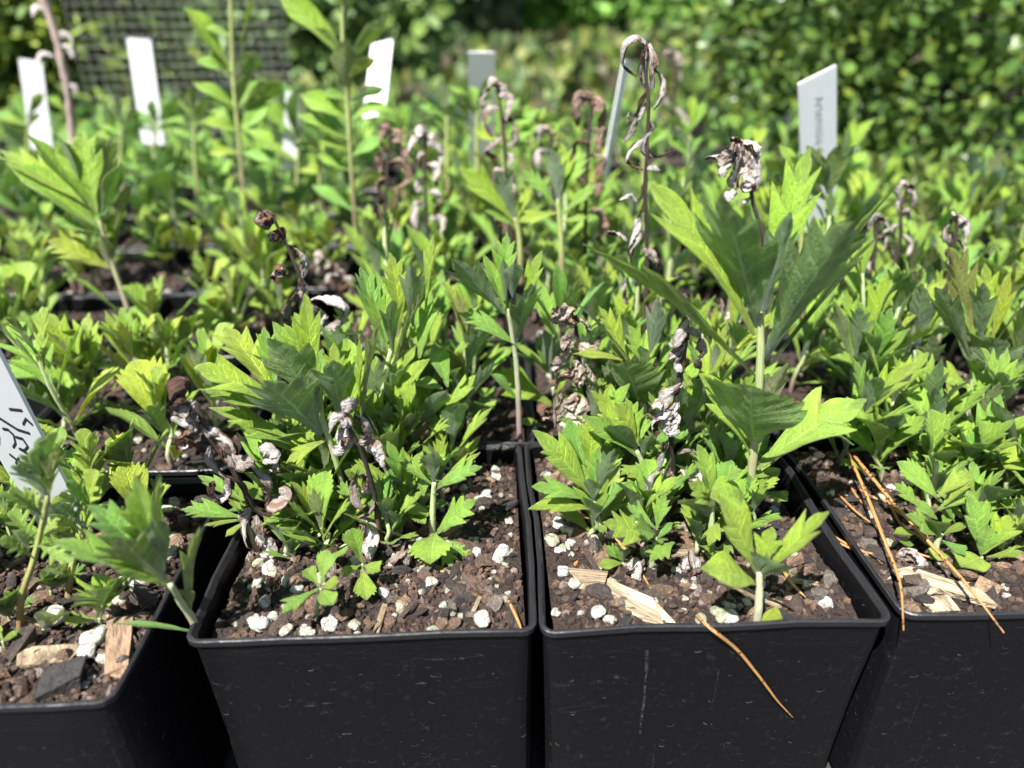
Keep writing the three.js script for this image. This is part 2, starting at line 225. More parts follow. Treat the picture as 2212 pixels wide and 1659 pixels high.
// a tube through points with radii; colour along it
function tube(pts, radii, { seg = 6, n = 0, col = null, bump = 0, seed = 1, caps = true } = {}) {
  const curve = pts.length > 2 ? new THREE.CatmullRomCurve3(pts, false, 'centripetal') : new THREE.LineCurve3(pts[0], pts[1]), m = n || Math.max(4, pts.length * 4), fr = curve.computeFrenetFrames(m, false), pos = [], idx = [], uv = [], cc = [];
  for (let i = 0; i <= m; i++) {
    const t = i / m, p = curve.getPointAt(t), R = radii.length === 1 ? radii[0] : (() => { const x = t * (radii.length - 1), k = Math.min(radii.length - 2, Math.floor(x)); return lerp(radii[k], radii[k + 1], x - k); })();
    for (let j = 0; j <= seg; j++) { const a = j / seg * Math.PI * 2, w = R * (1 + bump * (noise3(t * 40, (j % seg) * 1.7, seed) - 0.5) * 2), d = fr.normals[i].clone().multiplyScalar(Math.cos(a) * w).addScaledVector(fr.binormals[i], Math.sin(a) * w); pos.push(p.x + d.x, p.y + d.y, p.z + d.z); uv.push(j / seg, t); if (col) { const c = col(t, j / seg); cc.push(c.r, c.g, c.b); } }
  }
  for (let i = 0; i < m; i++) for (let j = 0; j < seg; j++) { const a = i * (seg + 1) + j, b = a + 1, c = a + seg + 1, d = c + 1; idx.push(a, b, d, a, d, c); }
  if (caps) for (const i of [0, m]) { const b = pos.length / 3, p = curve.getPointAt(i / m); pos.push(p.x, p.y, p.z); uv.push(0.5, i / m); if (col) { const c = col(i / m, 0); cc.push(c.r, c.g, c.b); } for (let j = 0; j < seg; j++) { const a = i * (seg + 1) + j; i ? idx.push(b, a, a + 1) : idx.push(b, a + 1, a); } }
  const g = new THREE.BufferGeometry(); g.setAttribute('position', new THREE.Float32BufferAttribute(pos, 3)); g.setAttribute('uv', new THREE.Float32BufferAttribute(uv, 2)); if (col) g.setAttribute('color', new THREE.Float32BufferAttribute(cc, 3)); g.setIndex(idx); g.computeVertexNormals(); return g;
}
// a withered leaf: a strip that rolls in at its edges and twists along a path; felt-grey outside, brown inside
const FELT = [lin(0.43, 0.43, 0.435), lin(0.36, 0.355, 0.355), lin(0.5, 0.505, 0.51), lin(0.27, 0.25, 0.235)], RUST = [lin(0.09, 0.045, 0.03), lin(0.06, 0.035, 0.028), lin(0.13, 0.07, 0.045)];
function ribbon(pts, w, { twist = 2, roll = 2.2, seed = 1, out, inn, n = 0, nv = 9, phase = null, face = null, blunt = 0.35, thick = 0.00025, across = null } = {}) {
  const r = rngOf(seed * 131 + 7), curve = new THREE.CatmullRomCurve3(pts, false, 'centripetal'), m = n || clamp(pts.length * 9, 18, 44), fr = curve.computeFrenetFrames(m, false), c1 = out ?? pick(FELT, r), c2 = inn ?? pick(RUST, r), fN = fr.normals[Math.floor(m / 2)], fB = fr.binormals[Math.floor(m / 2)], vw = face ?? V3(-0.1, 0.62, 0.75), ph = phase ?? Math.atan2(vw.dot(fN), -vw.dot(fB)) - twist * 0.5 + rr(-1.5, 1.5, r), k1 = r() * 50;
  const pos = [], uv = [], cols = nv;
  for (let i = 0; i <= m; i++) {
    const t = i / m, p = curve.getPointAt(t), prof = Math.pow(Math.sin(Math.PI * clamp(0.06 + t * 0.9, 0, 1)), 0.6) * (0.75 + 0.5 * noise3(t * 5, k1, seed)), ww = w * prof * (t > 0.97 ? blunt : 1), tw = ph + twist * t, ro = roll * (0.65 + 0.7 * noise3(t * 3, 9, k1));
    let A = fr.normals[i].clone().multiplyScalar(Math.cos(tw)).addScaledVector(fr.binormals[i], Math.sin(tw)), B = fr.normals[i].clone().multiplyScalar(-Math.sin(tw)).addScaledVector(fr.binormals[i], Math.cos(tw));
    if (across) { const T = fr.tangents[i]; A = across.clone().addScaledVector(T, -across.dot(T)).normalize().applyAxisAngle(T, twist * (t - 0.5)); B = V3().crossVectors(T, A); }
    for (let j = 0; j < cols; j++) {
      const v = j / (cols - 1) * 2 - 1, ang = v * ro * 0.5, R = ww / Math.max(0.3, ro), jag = Math.abs(v) > 0.9 ? (noise3(t * 22, v * 3, k1) - 0.5) * w * 0.16 : 0, cr = (noise3(t * 8, v * 3.2, k1 + 5) - 0.5) * w * 0.24 + (noise3(t * 19, v * 6, k1 + 9) - 0.5) * w * 0.13;
      const a = Math.sin(ang) * R + jag, b = (1 - Math.cos(ang)) * R + cr; const q = p.clone().addScaledVector(A, a).addScaledVector(B, b - ww * 0.2); pos.push(q); uv.push([v * 0.5 + 0.5, t * curve.getLength() / (w * 2.2)]);
    }
  }
  const idx = []; for (let i = 0; i < m; i++) for (let j = 0; j < cols - 1; j++) { const a = i * cols + j, b = a + 1, c = a + cols, d = c + 1; idx.push(a, b, d, a, d, c); }
  const h = new THREE.BufferGeometry(); h.setAttribute('position', new THREE.Float32BufferAttribute(pos.flatMap((q) => [q.x, q.y, q.z]), 3)); h.setIndex(idx); h.computeVertexNormals();
  const N = pos.length, nn = h.attributes.normal, p2 = [], n2 = [], u2 = [], cc = [];
  for (const s of [-1, 1]) for (let i = 0; i < N; i++) { const n_ = V3(nn.getX(i), nn.getY(i), nn.getZ(i)); const q = pos[i].clone().addScaledVector(n_, s * thick); p2.push(q.x, q.y, q.z); n2.push(n_.x * s, n_.y * s, n_.z * s); u2.push(...uv[i]); const c = s > 0 ? c1 : c2, e = 0.82 + 0.4 * noise3(uv[i][0] * 5, uv[i][1] * 5, k1), ed = s > 0 ? sstep(0.33, 0.49, Math.abs(uv[i][0] - 0.5)) * 0.75 : 0, br = s > 0 && noise3(uv[i][0] * 3, uv[i][1] * 2.2, k1 + 20) > 0.7 ? 0.8 : 0; const mx_ = Math.max(br, ed); cc.push(lerp(c.r, c2.r * 1.6, mx_) * e, lerp(c.g, c2.g * 1.6, mx_) * e, lerp(c.b, c2.b * 1.6, mx_) * e); }
  const g = new THREE.BufferGeometry(); g.setAttribute('position', new THREE.Float32BufferAttribute(p2, 3)); g.setAttribute('normal', new THREE.Float32BufferAttribute(n2, 3)); g.setAttribute('uv', new THREE.Float32BufferAttribute(u2, 2)); g.setAttribute('color', new THREE.Float32BufferAttribute(cc, 3));
  g.setIndex([...idx.map((_, i, a) => a[i - (i % 3) + [0, 2, 1][i % 3]]), ...idx.map((x) => x + N)]); return toCreasedNormals(g, 0.5);
}
// a withered leaf wound up like a scroll round an axis through C
function scroll(C, axis, R, len, turns, o = {}) {
  const ax = axis.clone().normalize(), a = V3(0.3, 1, 0.2).cross(ax).normalize(), b = V3().crossVectors(ax, a), pts = [], n = 12, r = rngOf((o.seed ?? 3) + 5), p0 = r() * 6.28;
  for (let i = 0; i <= n; i++) { const t = i / n, an = p0 + t * turns * Math.PI * 2, q = R * (1 - 0.45 * t); pts.push(C.clone().addScaledVector(a, Math.cos(an) * q).addScaledVector(b, Math.sin(an) * q).addScaledVector(ax, (t - 0.5) * R * 0.7)); }
  return ribbon(pts, len, { twist: 0.3, roll: 0.35, n: 28, across: ax, ...o });
}
// ---------------------------------------------------------------- ground and pots
{
  const g = new THREE.PlaneGeometry(300, 300, 1, 1); g.rotateX(-Math.PI / 2); const uv = g.attributes.uv; for (let i = 0; i < uv.count; i++) uv.setXY(i, uv.getX(i) * 900, uv.getY(i) * 900);
  structure('ground', g, P({ color: lin(0.5, 0.48, 0.44), map: crumbMap, bumpMap: crumbBump, bumpScale: 0.02, roughness: 0.95 }));
  const s = new THREE.PlaneGeometry(5, 3.4); s.rotateX(-Math.PI / 2); s.translate(0.2, 0.004, -0.6);
  structure('weed_mat', s, P({ color: lin(0.018, 0.018, 0.019), roughness: 0.85, bumpMap: grainBump, bumpScale: 0.001 }));
}
const SIDE = 0.1;
// outline of a square with round corners, n points a corner and m along each side
function outline(h, rad, n, m) {
  const o = [], c = [[1, 1], [-1, 1], [-1, -1], [1, -1]];
  c.forEach(([sx, sy], q) => {
    for (let i = 0; i <= n; i++) { const a = (q + i / n) * Math.PI / 2; o.push([sx * (h - rad) + Math.cos(a) * rad, sy * (h - rad) + Math.sin(a) * rad]); }
    const a = o[o.length - 1], [tx, ty] = c[(q + 1) % 4], e = (q + 1) * Math.PI / 2, b = [tx * (h - rad) + Math.cos(e) * rad, ty * (h - rad) + Math.sin(e) * rad];
    for (let i = 1; i < m; i++) o.push([lerp(a[0], b[0], i / m), lerp(a[1], b[1], i / m)]);
  });
  return o;
}
function loft(rings, wobble, seed) { // rings: [half side, corner radius, y]
  const n = 4, m = 8, pos = [], uv = [], idx = []; let K = 0;
  rings.forEach(([h, rad, y], i) => {
    const o = outline(h, rad, n, m); K = o.length + 1; let len = 0;
    for (let k = 0; k < K; k++) {
      const p = o[k % o.length], q = o[(k + o.length - 1) % o.length]; if (k) len += Math.hypot(p[0] - q[0], p[1] - q[1]);
      const f = wobble * sstep(0.03, RIM, y), s = noise3(p[0] * 45 + seed * 9, p[1] * 45, 3) - 0.5, t = noise3(p[0] * 60, p[1] * 60 + seed * 5, 8) - 0.5;
      const nx = p[0] / Math.max(Math.abs(p[0]), Math.abs(p[1])), nz = p[1] / Math.max(Math.abs(p[0]), Math.abs(p[1]));
      pos.push(p[0] + nx * s * f * 2, y + t * f * (y > RIM - 0.012 ? 0.7 : 0), p[1] + nz * s * f * 2); uv.push(len / 0.11, y / 0.11 + (i > rings.length / 2 ? 0.4 : 0));
    }
  });
  for (let i = 0; i < rings.length - 1; i++) for (let k = 0; k < K - 1; k++) { const a = i * K + k, b = a + 1, c = a + K, d = c + 1; idx.push(a, c, d, a, d, b); }
  const g = new THREE.BufferGeometry(); g.setAttribute('position', new THREE.Float32BufferAttribute(pos, 3)); g.setAttribute('uv', new THREE.Float32BufferAttribute(uv, 2)); g.setIndex(idx); return toCreasedNormals(g, 0.6);
}
const H2 = SIDE / 2, BOT = 0.0475, WALL = 0.0009, slopeAt = (y) => lerp(BOT, H2 - 0.0012, y / RIM);
const bodyGeo = (w, s) => loft([[0.001, 0.0005, 0.001], [BOT - 0.003, 0.006, 0.001], [BOT, 0.006, 0.004], [slopeAt(0.03), 0.006, 0.03], [slopeAt(0.06), 0.0058, 0.06], [slopeAt(0.083), 0.0042, 0.083], [slopeAt(0.0932), 0.0038, 0.0932], [slopeAt(0.0932) - WALL, 0.003, 0.0932], [slopeAt(0.083) - WALL, 0.0034, 0.083], [slopeAt(0.06) - WALL, 0.005, 0.06], [slopeAt(0.04) - WALL, 0.005, 0.04]], w, s);
const rimGeo = (w, s) => loft([[H2 - 0.0012, 0.0034, 0.0929], [H2 - 0.0001, 0.0041, 0.0929], [H2, 0.0042, 0.0932], [H2, 0.0042, 0.0947], [H2 - 0.0003, 0.004, RIM], [H2 - 0.0011, 0.0033, RIM], [H2 - 0.0013, 0.0031, 0.0947], [H2 - 0.002, 0.0028, 0.0929]], w, s);
const potKit = [1, 2, 3, 4, 5, 6].map((s) => ({ body: bodyGeo(0.0011, s), rim: rimGeo(0.0011, s) }));
const pots = [];
function pot(x, z, label, group, kit, turn = 0) { // x, z: its middle
  const t = thing('nursery_pot', label, 'pot', group, V3(x, 0.0045, z)); t.position.y = 0; t.rotation.y = turn;
  const k = potKit[kit ?? Math.floor(rnd() * 6)]; mesh('body', k.body, pots.length < 2 ? M.pot[pots.length] : pick(M.pot), t).position.y = 0.005; mesh('rim', k.rim, M.rim, t);
  t.children[0].scale.y = (RIM - 0.005) / RIM;
  pots.push(t); return t;
}
// ---------------------------------------------------------------- potting mix
const chipGeos = Array.from({ length: 14 }, (_, i) => {
  const r = rngOf(300 + i), g = new THREE.BoxGeometry(1, 1, 1, 1, 1, 1), p = g.attributes.position, J = {};
  for (let k = 0; k < p.count; k++) { const key = [p.getX(k), p.getY(k), p.getZ(k)].map((v) => v > 0).join(); const j = J[key] ??= [rr(-0.24, 0.24, r), rr(-0.3, 0.3, r), rr(-0.24, 0.24, r)]; p.setXYZ(k, p.getX(k) + j[0], p.getY(k) + j[1], p.getZ(k) + j[2]); }
  const uv = g.attributes.uv, u0_ = r(), v0_ = r(); for (let k = 0; k < uv.count; k++) uv.setXY(k, u0_ + uv.getX(k) * 0.35, v0_ + uv.getY(k) * 0.35);
  g.computeVertexNormals(); return g;
});
const lumpGeos = Array.from({ length: 12 }, (_, i) => { // crumbly bits of bark
  const r = rngOf(700 + i), g = new THREE.IcosahedronGeometry(0.5, 1), p = g.attributes.position, q = V3();
  for (let k = 0; k < p.count; k++) { q.fromBufferAttribute(p, k); const s = 0.75 + 0.7 * noise3(q.x * 3.1 + i * 5, q.y * 3.1, q.z * 3.1); p.setXYZ(k, q.x * s, q.y * s * rr(0.98, 1.02, r), q.z * s); }
  g.computeVertexNormals(); return g;
});
const perliteGeos = Array.from({ length: 9 }, (_, i) => {
  const g = new THREE.IcosahedronGeometry(0.5, 4), p = g.attributes.position, q = V3(), L = Array.from({ length: 7 }, (_, k) => V3(hash(i, k, 1) - 0.5, hash(i, k, 2) - 0.5, hash(i, k, 3) - 0.5).normalize());
  for (let k = 0; k < p.count; k++) { q.fromBufferAttribute(p, k).normalize(); let b = 0; for (const l of L) b = Math.max(b, Math.pow(Math.max(0, q.dot(l)), 5)); const s = 0.36 + 0.17 * b + 0.13 * (fbm(q.x * 2 + i * 7, q.y * 2, q.z * 2, 3) - 0.5) + 0.06 * (noise3(q.x * 8 + i, q.y * 8, q.z * 8) - 0.5); q.multiplyScalar(s * 1.05); p.setXYZ(k, q.x * (1 + 0.3 * (hash(i, 5) - 0.5)), q.y * 0.85, q.z); }
  const h = g; h.deleteAttribute('normal'); const key = new Map(), idx = [], np = [], nu = []; // weld for smooth shading
  for (let k = 0; k < p.count; k++) { const s = [p.getX(k), p.getY(k), p.getZ(k)].map((v) => Math.round(v * 1e4)).join(); if (!key.has(s)) { key.set(s, np.length / 3); np.push(p.getX(k), p.getY(k), p.getZ(k)); nu.push(h.attributes.uv.getX(k) * 1.5, h.attributes.uv.getY(k)); } idx.push(key.get(s)); }
  const o = new THREE.BufferGeometry(); o.setAttribute('position', new THREE.Float32BufferAttribute(np, 3)); o.setAttribute('uv', new THREE.Float32BufferAttribute(nu, 2)); o.setIndex(idx); o.computeVertexNormals(); return o;
});
const soilHeights = [];
function potMix(p, level, { chips = 0, beads = 0, splinters = 0, crumbs = 0, tilt = [0, 0], seed = 1, label, group } = {}) {
  const r = rngOf(seed * 977 + 5), h = slopeAt(RIM - 0.01) - 0.0022, y0 = RIM - level, t = thing('potting_mix', label, 'soil', group, V3(p.position.x, 0, p.position.z)); t.rotation.y = p.rotation.y;
  const hy = (x, z) => y0 + tilt[0] * x + tilt[1] * z + 0.004 * (fbm(x * 60 + seed, z * 60, 1, 3) - 0.5) + 0.002 * (noise3(x * 300, z * 300, seed) - 0.5);
  const n = chips ? 44 : 14, g = new THREE.PlaneGeometry(2 * h, 2 * h, n, n); g.rotateX(-Math.PI / 2); const q = g.attributes.position, uv = g.attributes.uv;
  for (let i = 0; i < q.count; i++) { q.setY(i, hy(q.getX(i), q.getZ(i))); uv.setXY(i, q.getX(i) / 0.07 + seed * 0.37, q.getZ(i) / 0.07 + seed * 0.61); } g.computeVertexNormals();
  mesh('soil', g, M.soil, t);
  const put = (name, geo, mat, sx, sy, sz, flat, lift, at) => { const m = mesh(name, geo, mat, t), x = at ? at[0] : rr(-h + 0.003, h - 0.003, r), z = at ? at[1] : rr(-h + 0.003, h - 0.003, r); m.scale.set(sx, sy, sz); m.rotation.set(rr(-flat, flat, r), r() * 6.28, rr(-flat, flat, r)); m.position.set(x, hy(x, z) + lift, z); return m; };
  for (let i = 0; i < chips; i++) { const s = 0.0018 + 0.0052 * Math.pow(r(), 2.2); put('bark_chip', r() < 0.3 ? pick(chipGeos, r) : pick(lumpGeos, r), pick(M.bark, r), s * rr(0.8, 1.5, r), s * rr(0.4, 0.75, r), s * rr(0.5, 1, r), 0.7, s * 0.18); }
  for (let i = 0; i < beads; i++) { const s = 0.0018 + 0.0036 * Math.pow(r(), 2); put('perlite', pick(perliteGeos, r), pick(M.perlite, r), s, s * 0.9, s, 1.2, s * 0.18); }
  for (let i = 0; i < splinters; i++) { const s = rr(0.006, 0.013, r); put('wood_splinter', pick(chipGeos, r), r() < 0.5 ? pick(M.bark, r) : pick(M.wood, r), s * 0.16, s * 0.09, s, 0.25, 0.001, [rr(-h + 0.0095, h - 0.0095, r), rr(-h + 0.0095, h - 0.0095, r)]); }
  if (crumbs) { const ms = []; for (let i = 0; i < crumbs; i++) { const s = rr(0.0007, 0.0024, r), x = rr(-h + 0.001, h - 0.001, r), z = rr(-h + 0.001, h - 0.001, r); ms.push(new THREE.Matrix4().compose(V3(x, hy(x, z) + s * 0.2, z), new THREE.Quaternion().setFromEuler(new THREE.Euler(r() * 3, r() * 6, r() * 3)), V3(s * rr(0.7, 1.8, r), s * 0.6, s))); }
    const im = new THREE.InstancedMesh(lumpGeos[3], M.bark[0], crumbs), cs = [[1, 1, 1], [0.5, 0.5, 0.5], [1.7, 1.6, 1.5], [0.3, 0.3, 0.35], [2.6, 3.2, 4.2]]; ms.forEach((m, i) => { im.setMatrixAt(i, m); im.setColorAt(i, lin(...cs[Math.floor(r() * 4.35)])); }); im.name = 'crumbs'; im.userData = { kind: 'stuff' }; shadows(im); t.add(im); }
  t.userData.hy = undefined; soilHeights.push({ t, hy: (x, z) => hy(x - p.position.x, z - p.position.z), put }); return soilHeights[soilHeights.length - 1];
}
const XA = -0.0896, ZF = -0.1431;
const potA = pot(XA + H2, ZF - H2, 'black square front pot with a curled dead stem leaning over its left rim', null, 0);
const potB = pot(XA + 1.5 * SIDE + 0.001, ZF - H2 - 0.0005, 'black square front pot with one pine needle hanging down its front wall', null, 1);
const potG = pot(XA + 2.5 * SIDE + 0.004, ZF - H2 - 0.001, 'black square pot at the right edge with two long pine needles over its rim', null, 2);
const cR = (atY(287, 1443, RIM).x + atY(390, 1219, RIM).x) / 2, cF = atY(120, 1524, RIM).z;
const potC = pot(cR - H2, cF - H2, 'black square plastic pot nearest the camera at the lower left corner', null, 3, 0.012);
const soilA = potMix(potA, 0.0075, { chips: 295, beads: 170, splinters: 26, crumbs: 3200, seed: 11, label: 'dark bark potting mix with white perlite under the curled dead stem in the front pot' });
const soilB = potMix(potB, 0.0075, { chips: 295, beads: 160, splinters: 26, crumbs: 3200, tilt: [-0.05, 0.02], seed: 12, label: 'bark potting mix with white perlite and a pale wood chip in the front pot' });
const soilG = potMix(potG, 0.0065, { chips: 290, beads: 75, splinters: 26, crumbs: 3000, seed: 13, label: 'brown bark potting mix under the two long pine needles at the right edge' });
const soilC = potMix(potC, 0.0075, { chips: 290, beads: 60, splinters: 26, crumbs: 3000, seed: 14, label: 'coarse bark potting mix in the nearest pot at the lower left' });
// pieces one can make out in the front pots
function piece(s, p, name, geo, mat, px, py, len, ht, wid, turn, lift = 0.0012) { const y = RIM - 0.0065, w = atY(px, py, y), x = w.x - p.position.x, z = w.z - p.position.z, m = s.put(name, geo, mat, wid, ht, len, 0.05, lift, [x, z]); m.rotation.y = turn; return m; }
piece(soilB, potB, 'wood_splinter', chipGeos[2], M.wood[2], 1338, 1298, 0.026, 0.0028, 0.0058, 0.75, 0.002);
piece(soilB, potB, 'wood_splinter', chipGeos[5], M.wood[1], 1275, 1268, 0.013, 0.0024, 0.006, 1.35, 0.0015);
piece(soilG, potG, 'wood_splinter', chipGeos[7], M.wood[2], 2025, 1278, 0.022, 0.003, 0.0052, 1.0, 0.002);
piece(soilG, potG, 'bark_chip', chipGeos[4], M.wood[2], 2027, 1313, 0.006, 0.002, 0.009, 0.1, 0.001);
piece(soilC, potC, 'wood_splinter', chipGeos[9], M.bark[4], 258, 1400, 0.02, 0.002, 0.0065, 0.45, 0.001);
piece(soilC, potC, 'wood_splinter', chipGeos[1], M.wood[1], 100, 1420, 0.006, 0.003, 0.014, 0.1, 0.001);
piece(soilC, potC, 'bark_chip', chipGeos[11], M.bark[5], 135, 1470, 0.009, 0.006, 0.009, 0.4, 0.002);
for (const [s, p, list] of [[soilA, potA, [[565, 1350, 11], [620, 1365, 7], [660, 1360, 7], [712, 1352, 8], [1040, 1340, 9], [1085, 1195, 10], [1005, 1270, 6], [955, 1340, 5], [935, 1362, 6], [570, 1295, 7], [545, 1265, 5], [1055, 1080, 6], [1100, 1130, 5], [510, 1340, 5], [765, 1352, 6]]],
  [soilB, potB, [[1205, 1150, 7], [1225, 1165, 8], [1195, 1185, 8], [1250, 1155, 5], [1232, 1140, 6], [1210, 1200, 6], [1240, 1275, 7], [1290, 1340, 8], [1200, 1335, 5], [1410, 1300, 5], [1560, 1335, 8], [1580, 1340, 8], [1545, 1322, 6], [1400, 1320, 5], [1320, 1265, 6], [1270, 1185, 4], [1515, 1350, 5], [1290, 1285, 5]]],
  [soilG, potG, [[1960, 1190, 5], [1945, 1060, 6], [1975, 1200, 5], [1880, 1115, 6], [2110, 1300, 4]]],
  [soilC, potC, [[118, 1345, 13], [200, 1385, 12], [185, 1410, 9], [300, 1270, 10], [282, 1255, 8], [190, 1460, 4], [370, 1205, 8]]]])
  list.forEach(([px, py, mm], i) => { const m = piece(s, p, 'perlite', perliteGeos[(i * 4 + mm) % 9], M.perlite[(i + mm) % 4], px, py, mm * 0.00064, mm * 0.00054, mm * 0.0007, i * 1.3, mm * 0.0002); });
// ---------------------------------------------------------------- green shoots of the front pots
// Views: where a close look at the photograph starts and how many of its points one step is, so that stems and leaves can be read off it.
const VIEW = { v0: [0, 0, 1], v1: [391.7, 564.5, 0.27778], v2: [714.3, 495.4, 0.27778], v3: [714.3, 864, 0.27778], v4: [391.7, 967.7, 0.27778], v5: [1129, 864, 0.3124], v6: [1244.2, 299.5, 0.3472], v7: [1497.7, 691.2, 0.27778], v8: [1785.7, 518.4, 0.2569], v9: [1785.7, 864, 0.2777], v10: [0, 921.7, 0.3124], v11: [0, 230.4, 0.3125], v12: [1129, 645.2, 0.27778], v13: [1296, 57.6, 0.347], v14: [368.7, 835.3, 0.2777] };
const seen = (v, x, y) => [VIEW[v][0] + x * VIEW[v][2], VIEW[v][1] + y * VIEW[v][2]];
const stemCol = (base, top) => (t) => lin(lerp(base[0], top[0], sstep(0.1, 0.6, t)), lerp(base[1], top[1], sstep(0.1, 0.6, t)), lerp(base[2], top[2], sstep(0.1, 0.6, t)));
const PURPLE = [0.17, 0.1, 0.1], PALE = [0.3, 0.36, 0.17], GREY = [0.26, 0.25, 0.2];
let leafSeed = 100;
// stem: view points from the soil up (the first one fixes how far away the shoot stands); leaves: [bx, by, tx, ty, dz of the tip in mm, width over length, edge, roll, bend, colour]
function shoot(name, label, v, stem, leaves, { y = RIM - 0.0075, z, thick = 0.0011, dz = 0, base = PURPLE, top = PALE, group, lean = 0, mat } = {}) {
  const b = z === undefined ? atY(...seen(v, ...stem[0]), y) : atZ(...seen(v, ...stem[0]), z), z0 = b.z + dz, n = stem.length;
  const t = thing(name, label, 'plant', group, b), loc = (p) => p.clone().sub(b);
  const pts = stem.map((s, i) => (i === 0 ? b.clone().add(V3(0, -0.004, 0)) : atZ(...seen(v, s[0], s[1]), b.z + (s[2] ?? lean * i / (n - 1)) / 1000)));
  if (pts.length === 1) pts.push(b.clone().add(V3(0, 0.004, 0)));
  mesh('stem', tube(pts.map(loc), [thick * 1.15, thick, thick * 0.75], { seg: 8, n: 18, col: stemCol(base, top), bump: 0.12, seed: leafSeed }), M.stem, t);
  const endZ = pts[pts.length - 1].z;
  leaves.forEach((l) => {
    const [bx, by, tx, ty, d = 0, W = 0.2, type = 'lobed', roll = 0, bend = 0.5, tone] = l, vv = l[10] ?? v;
    // a leaf starts on the stem: at the stem's depth for the height of its base
    const s0 = seen(vv, bx, by); let best = pts[pts.length - 1], bd = 1e9; for (let i = 0; i < pts.length - 1; i++) for (let k = 0; k <= 6; k++) { const q = pts[i].clone().lerp(pts[i + 1], k / 6), [qx, qy] = toPx(q), e = Math.hypot(qx - s0[0], qy - s0[1]); if (e < bd) { bd = e; best = q; } }
    const B = atZ(...s0, best.z), T = atZ(...seen(vv, tx, ty), best.z + d / 1000), L = T.distanceTo(B);
    const g = leafGeo({ type, W: W * 1.04, fold: rr(0.3, 0.6), arch: bend, twist: rr(-0.15, 0.15), wav: 0.06, seed: leafSeed++, sub: 2, nv: 3, thick: 0.00028 / L });
    const m = mesh('leaf', g, tone === 'y' ? M.yellow : typeof tone === 'number' ? M.leaf[tone] : mat ?? pick(M.leaf.slice(0, 4)), t); m.applyMatrix4(leafMatrix(g.userData.tip, loc(B), loc(T), W < 0.115 ? roll : roll * 0.4 + showRoll(B, T, EYE, 0.78)));
  });
  return t;
}
const SH = 'mugwort_shoot';
// pot with the curled dead stem
shoot(SH, 'broad leafy shoot with silvery undersides turned to the viewer, middle of the front pot', 'v1', [[1330, 2010], [1230, 1650], [1150, 1380, 2], [1090, 1200, 3], [1075, 1000, 3]], [
  [1090, 1350, 640, 930, 16, 0.36, 'lobed', 0.25, 0.25, 2], [1050, 1130, 668, 600, 8, 0.3, 'notch', 0.1, 0.2, 2], [1062, 1060, 958, 250, -4, 0.13, 'three', 0.1, 0.15, 0], [1050, 1000, 880, 398, -12, 0.24, 'lobed', 0, 0.2, 1],
  [1000, 960, 710, 468, -9, 0.2, 'notch', 0, 0.2, 0], [820, 1120, 95, 832, 4, 0.22, 'three', -0.15, 0.3, 1], [760, 1080, 335, 512, -12, 0.27, 'lobed', 0.1, 0.25, 4], [740, 1060, 645, 508, -8, 0.17, 'lobed', 0, 0.2, 3],
  [830, 930, 508, 700, 1, 0.1, 'three', 0.5, 0.2, 2], [800, 1180, 128, 995, 7, 0.16, 'lobed', 0.2, 0.2, 2], [860, 1390, 212, 1138, 2, 0.13, 'notch', -0.2, 0.3, 0], [850, 1420, 395, 1270, 6, 0.2, 'notch', 0, 0.3, 3],
  [1085, 1210, 995, 905, 8, 0.16, 'lance', 0, 0.2, 2], [1230, 1200, 1180, 770, 10, 0.25, 'three', 0, 0.1, 2], [1220, 1060, 1192, 632, -4, 0.2, 'three', 0, 0.2, 1], [1330, 1220, 1290, 598, -12, 0.26, 'toothed', 0, 0.3, 3],
  [1395, 1250, 1553, 440, 1, 0.1, 'three', -0.3, 0.1, 1], [1400, 1220, 1390, 580, 0, 0.1, 'notch', 0.5, 0.1, 1], [1420, 560, 1125, 592, 1, 0.09, 'lance', 0.6, 0.2, 2], [830, 1250, 500, 1010, -8, 0.3, 'toothed', 0, 0.3, 4],
  [900, 1500, 560, 1300, -2, 0.25, 'toothed', 0, 0.4, 4], [1130, 1390, 810, 1580, 8, 0.2, 'notch', 0, 0.4, 4], [980, 1330, 700, 1400, 2, 0.1, 'lobed', 0.2, 0.3, 0]]);
shoot(SH, 'upright brown-stemmed shoot with a pale grey centre leaf beside the hanging curled leaf', 'v2', [[350, 1960], [360, 1560], [400, 1270], [435, 1090], [470, 930, -1]], [
  [480, 970, 482, 555, 7, 0.19, 'three', 0, 0.1, 2], [450, 960, 312, 458, -7, 0.22, 'lobed', 0, 0.2, 0], [470, 1000, 500, 480, -10, 0.19, 'lobed', 0, 0.2, 3], [480, 1080, 737, 428, 2, 0.09, 'three', -0.5, 0.1, 1],
  [560, 760, 458, 178, -7, 0.19, 'lobed', 0, 0.2, 1], [640, 760, 622, 282, 4, 0.17, 'three', 0, 0.1, 2], [740, 640, 803, 38, -3, 0.11, 'three', 0.2, 0.1, 1], [690, 1010, 790, 488, -6, 0.19, 'notch', 0, 0.2, 3],
  [425, 1390, 772, 1008, 3, 0.13, 'lance', -0.3, 0.2, 1], [410, 1560, 682, 1420, 2, 0.13, 'lobed', 0, 0.3, 2], [400, 950, 230, 292, -9, 0.15, 'lobed', 0, 0.2, 2], [555, 1100, 668, 900, -2, 0.18, 'lance', 0.2, 0.2, 1], [440, 880, 360, 330, -12, 0.18, 'lobed', 0, 0.2, 2]]);
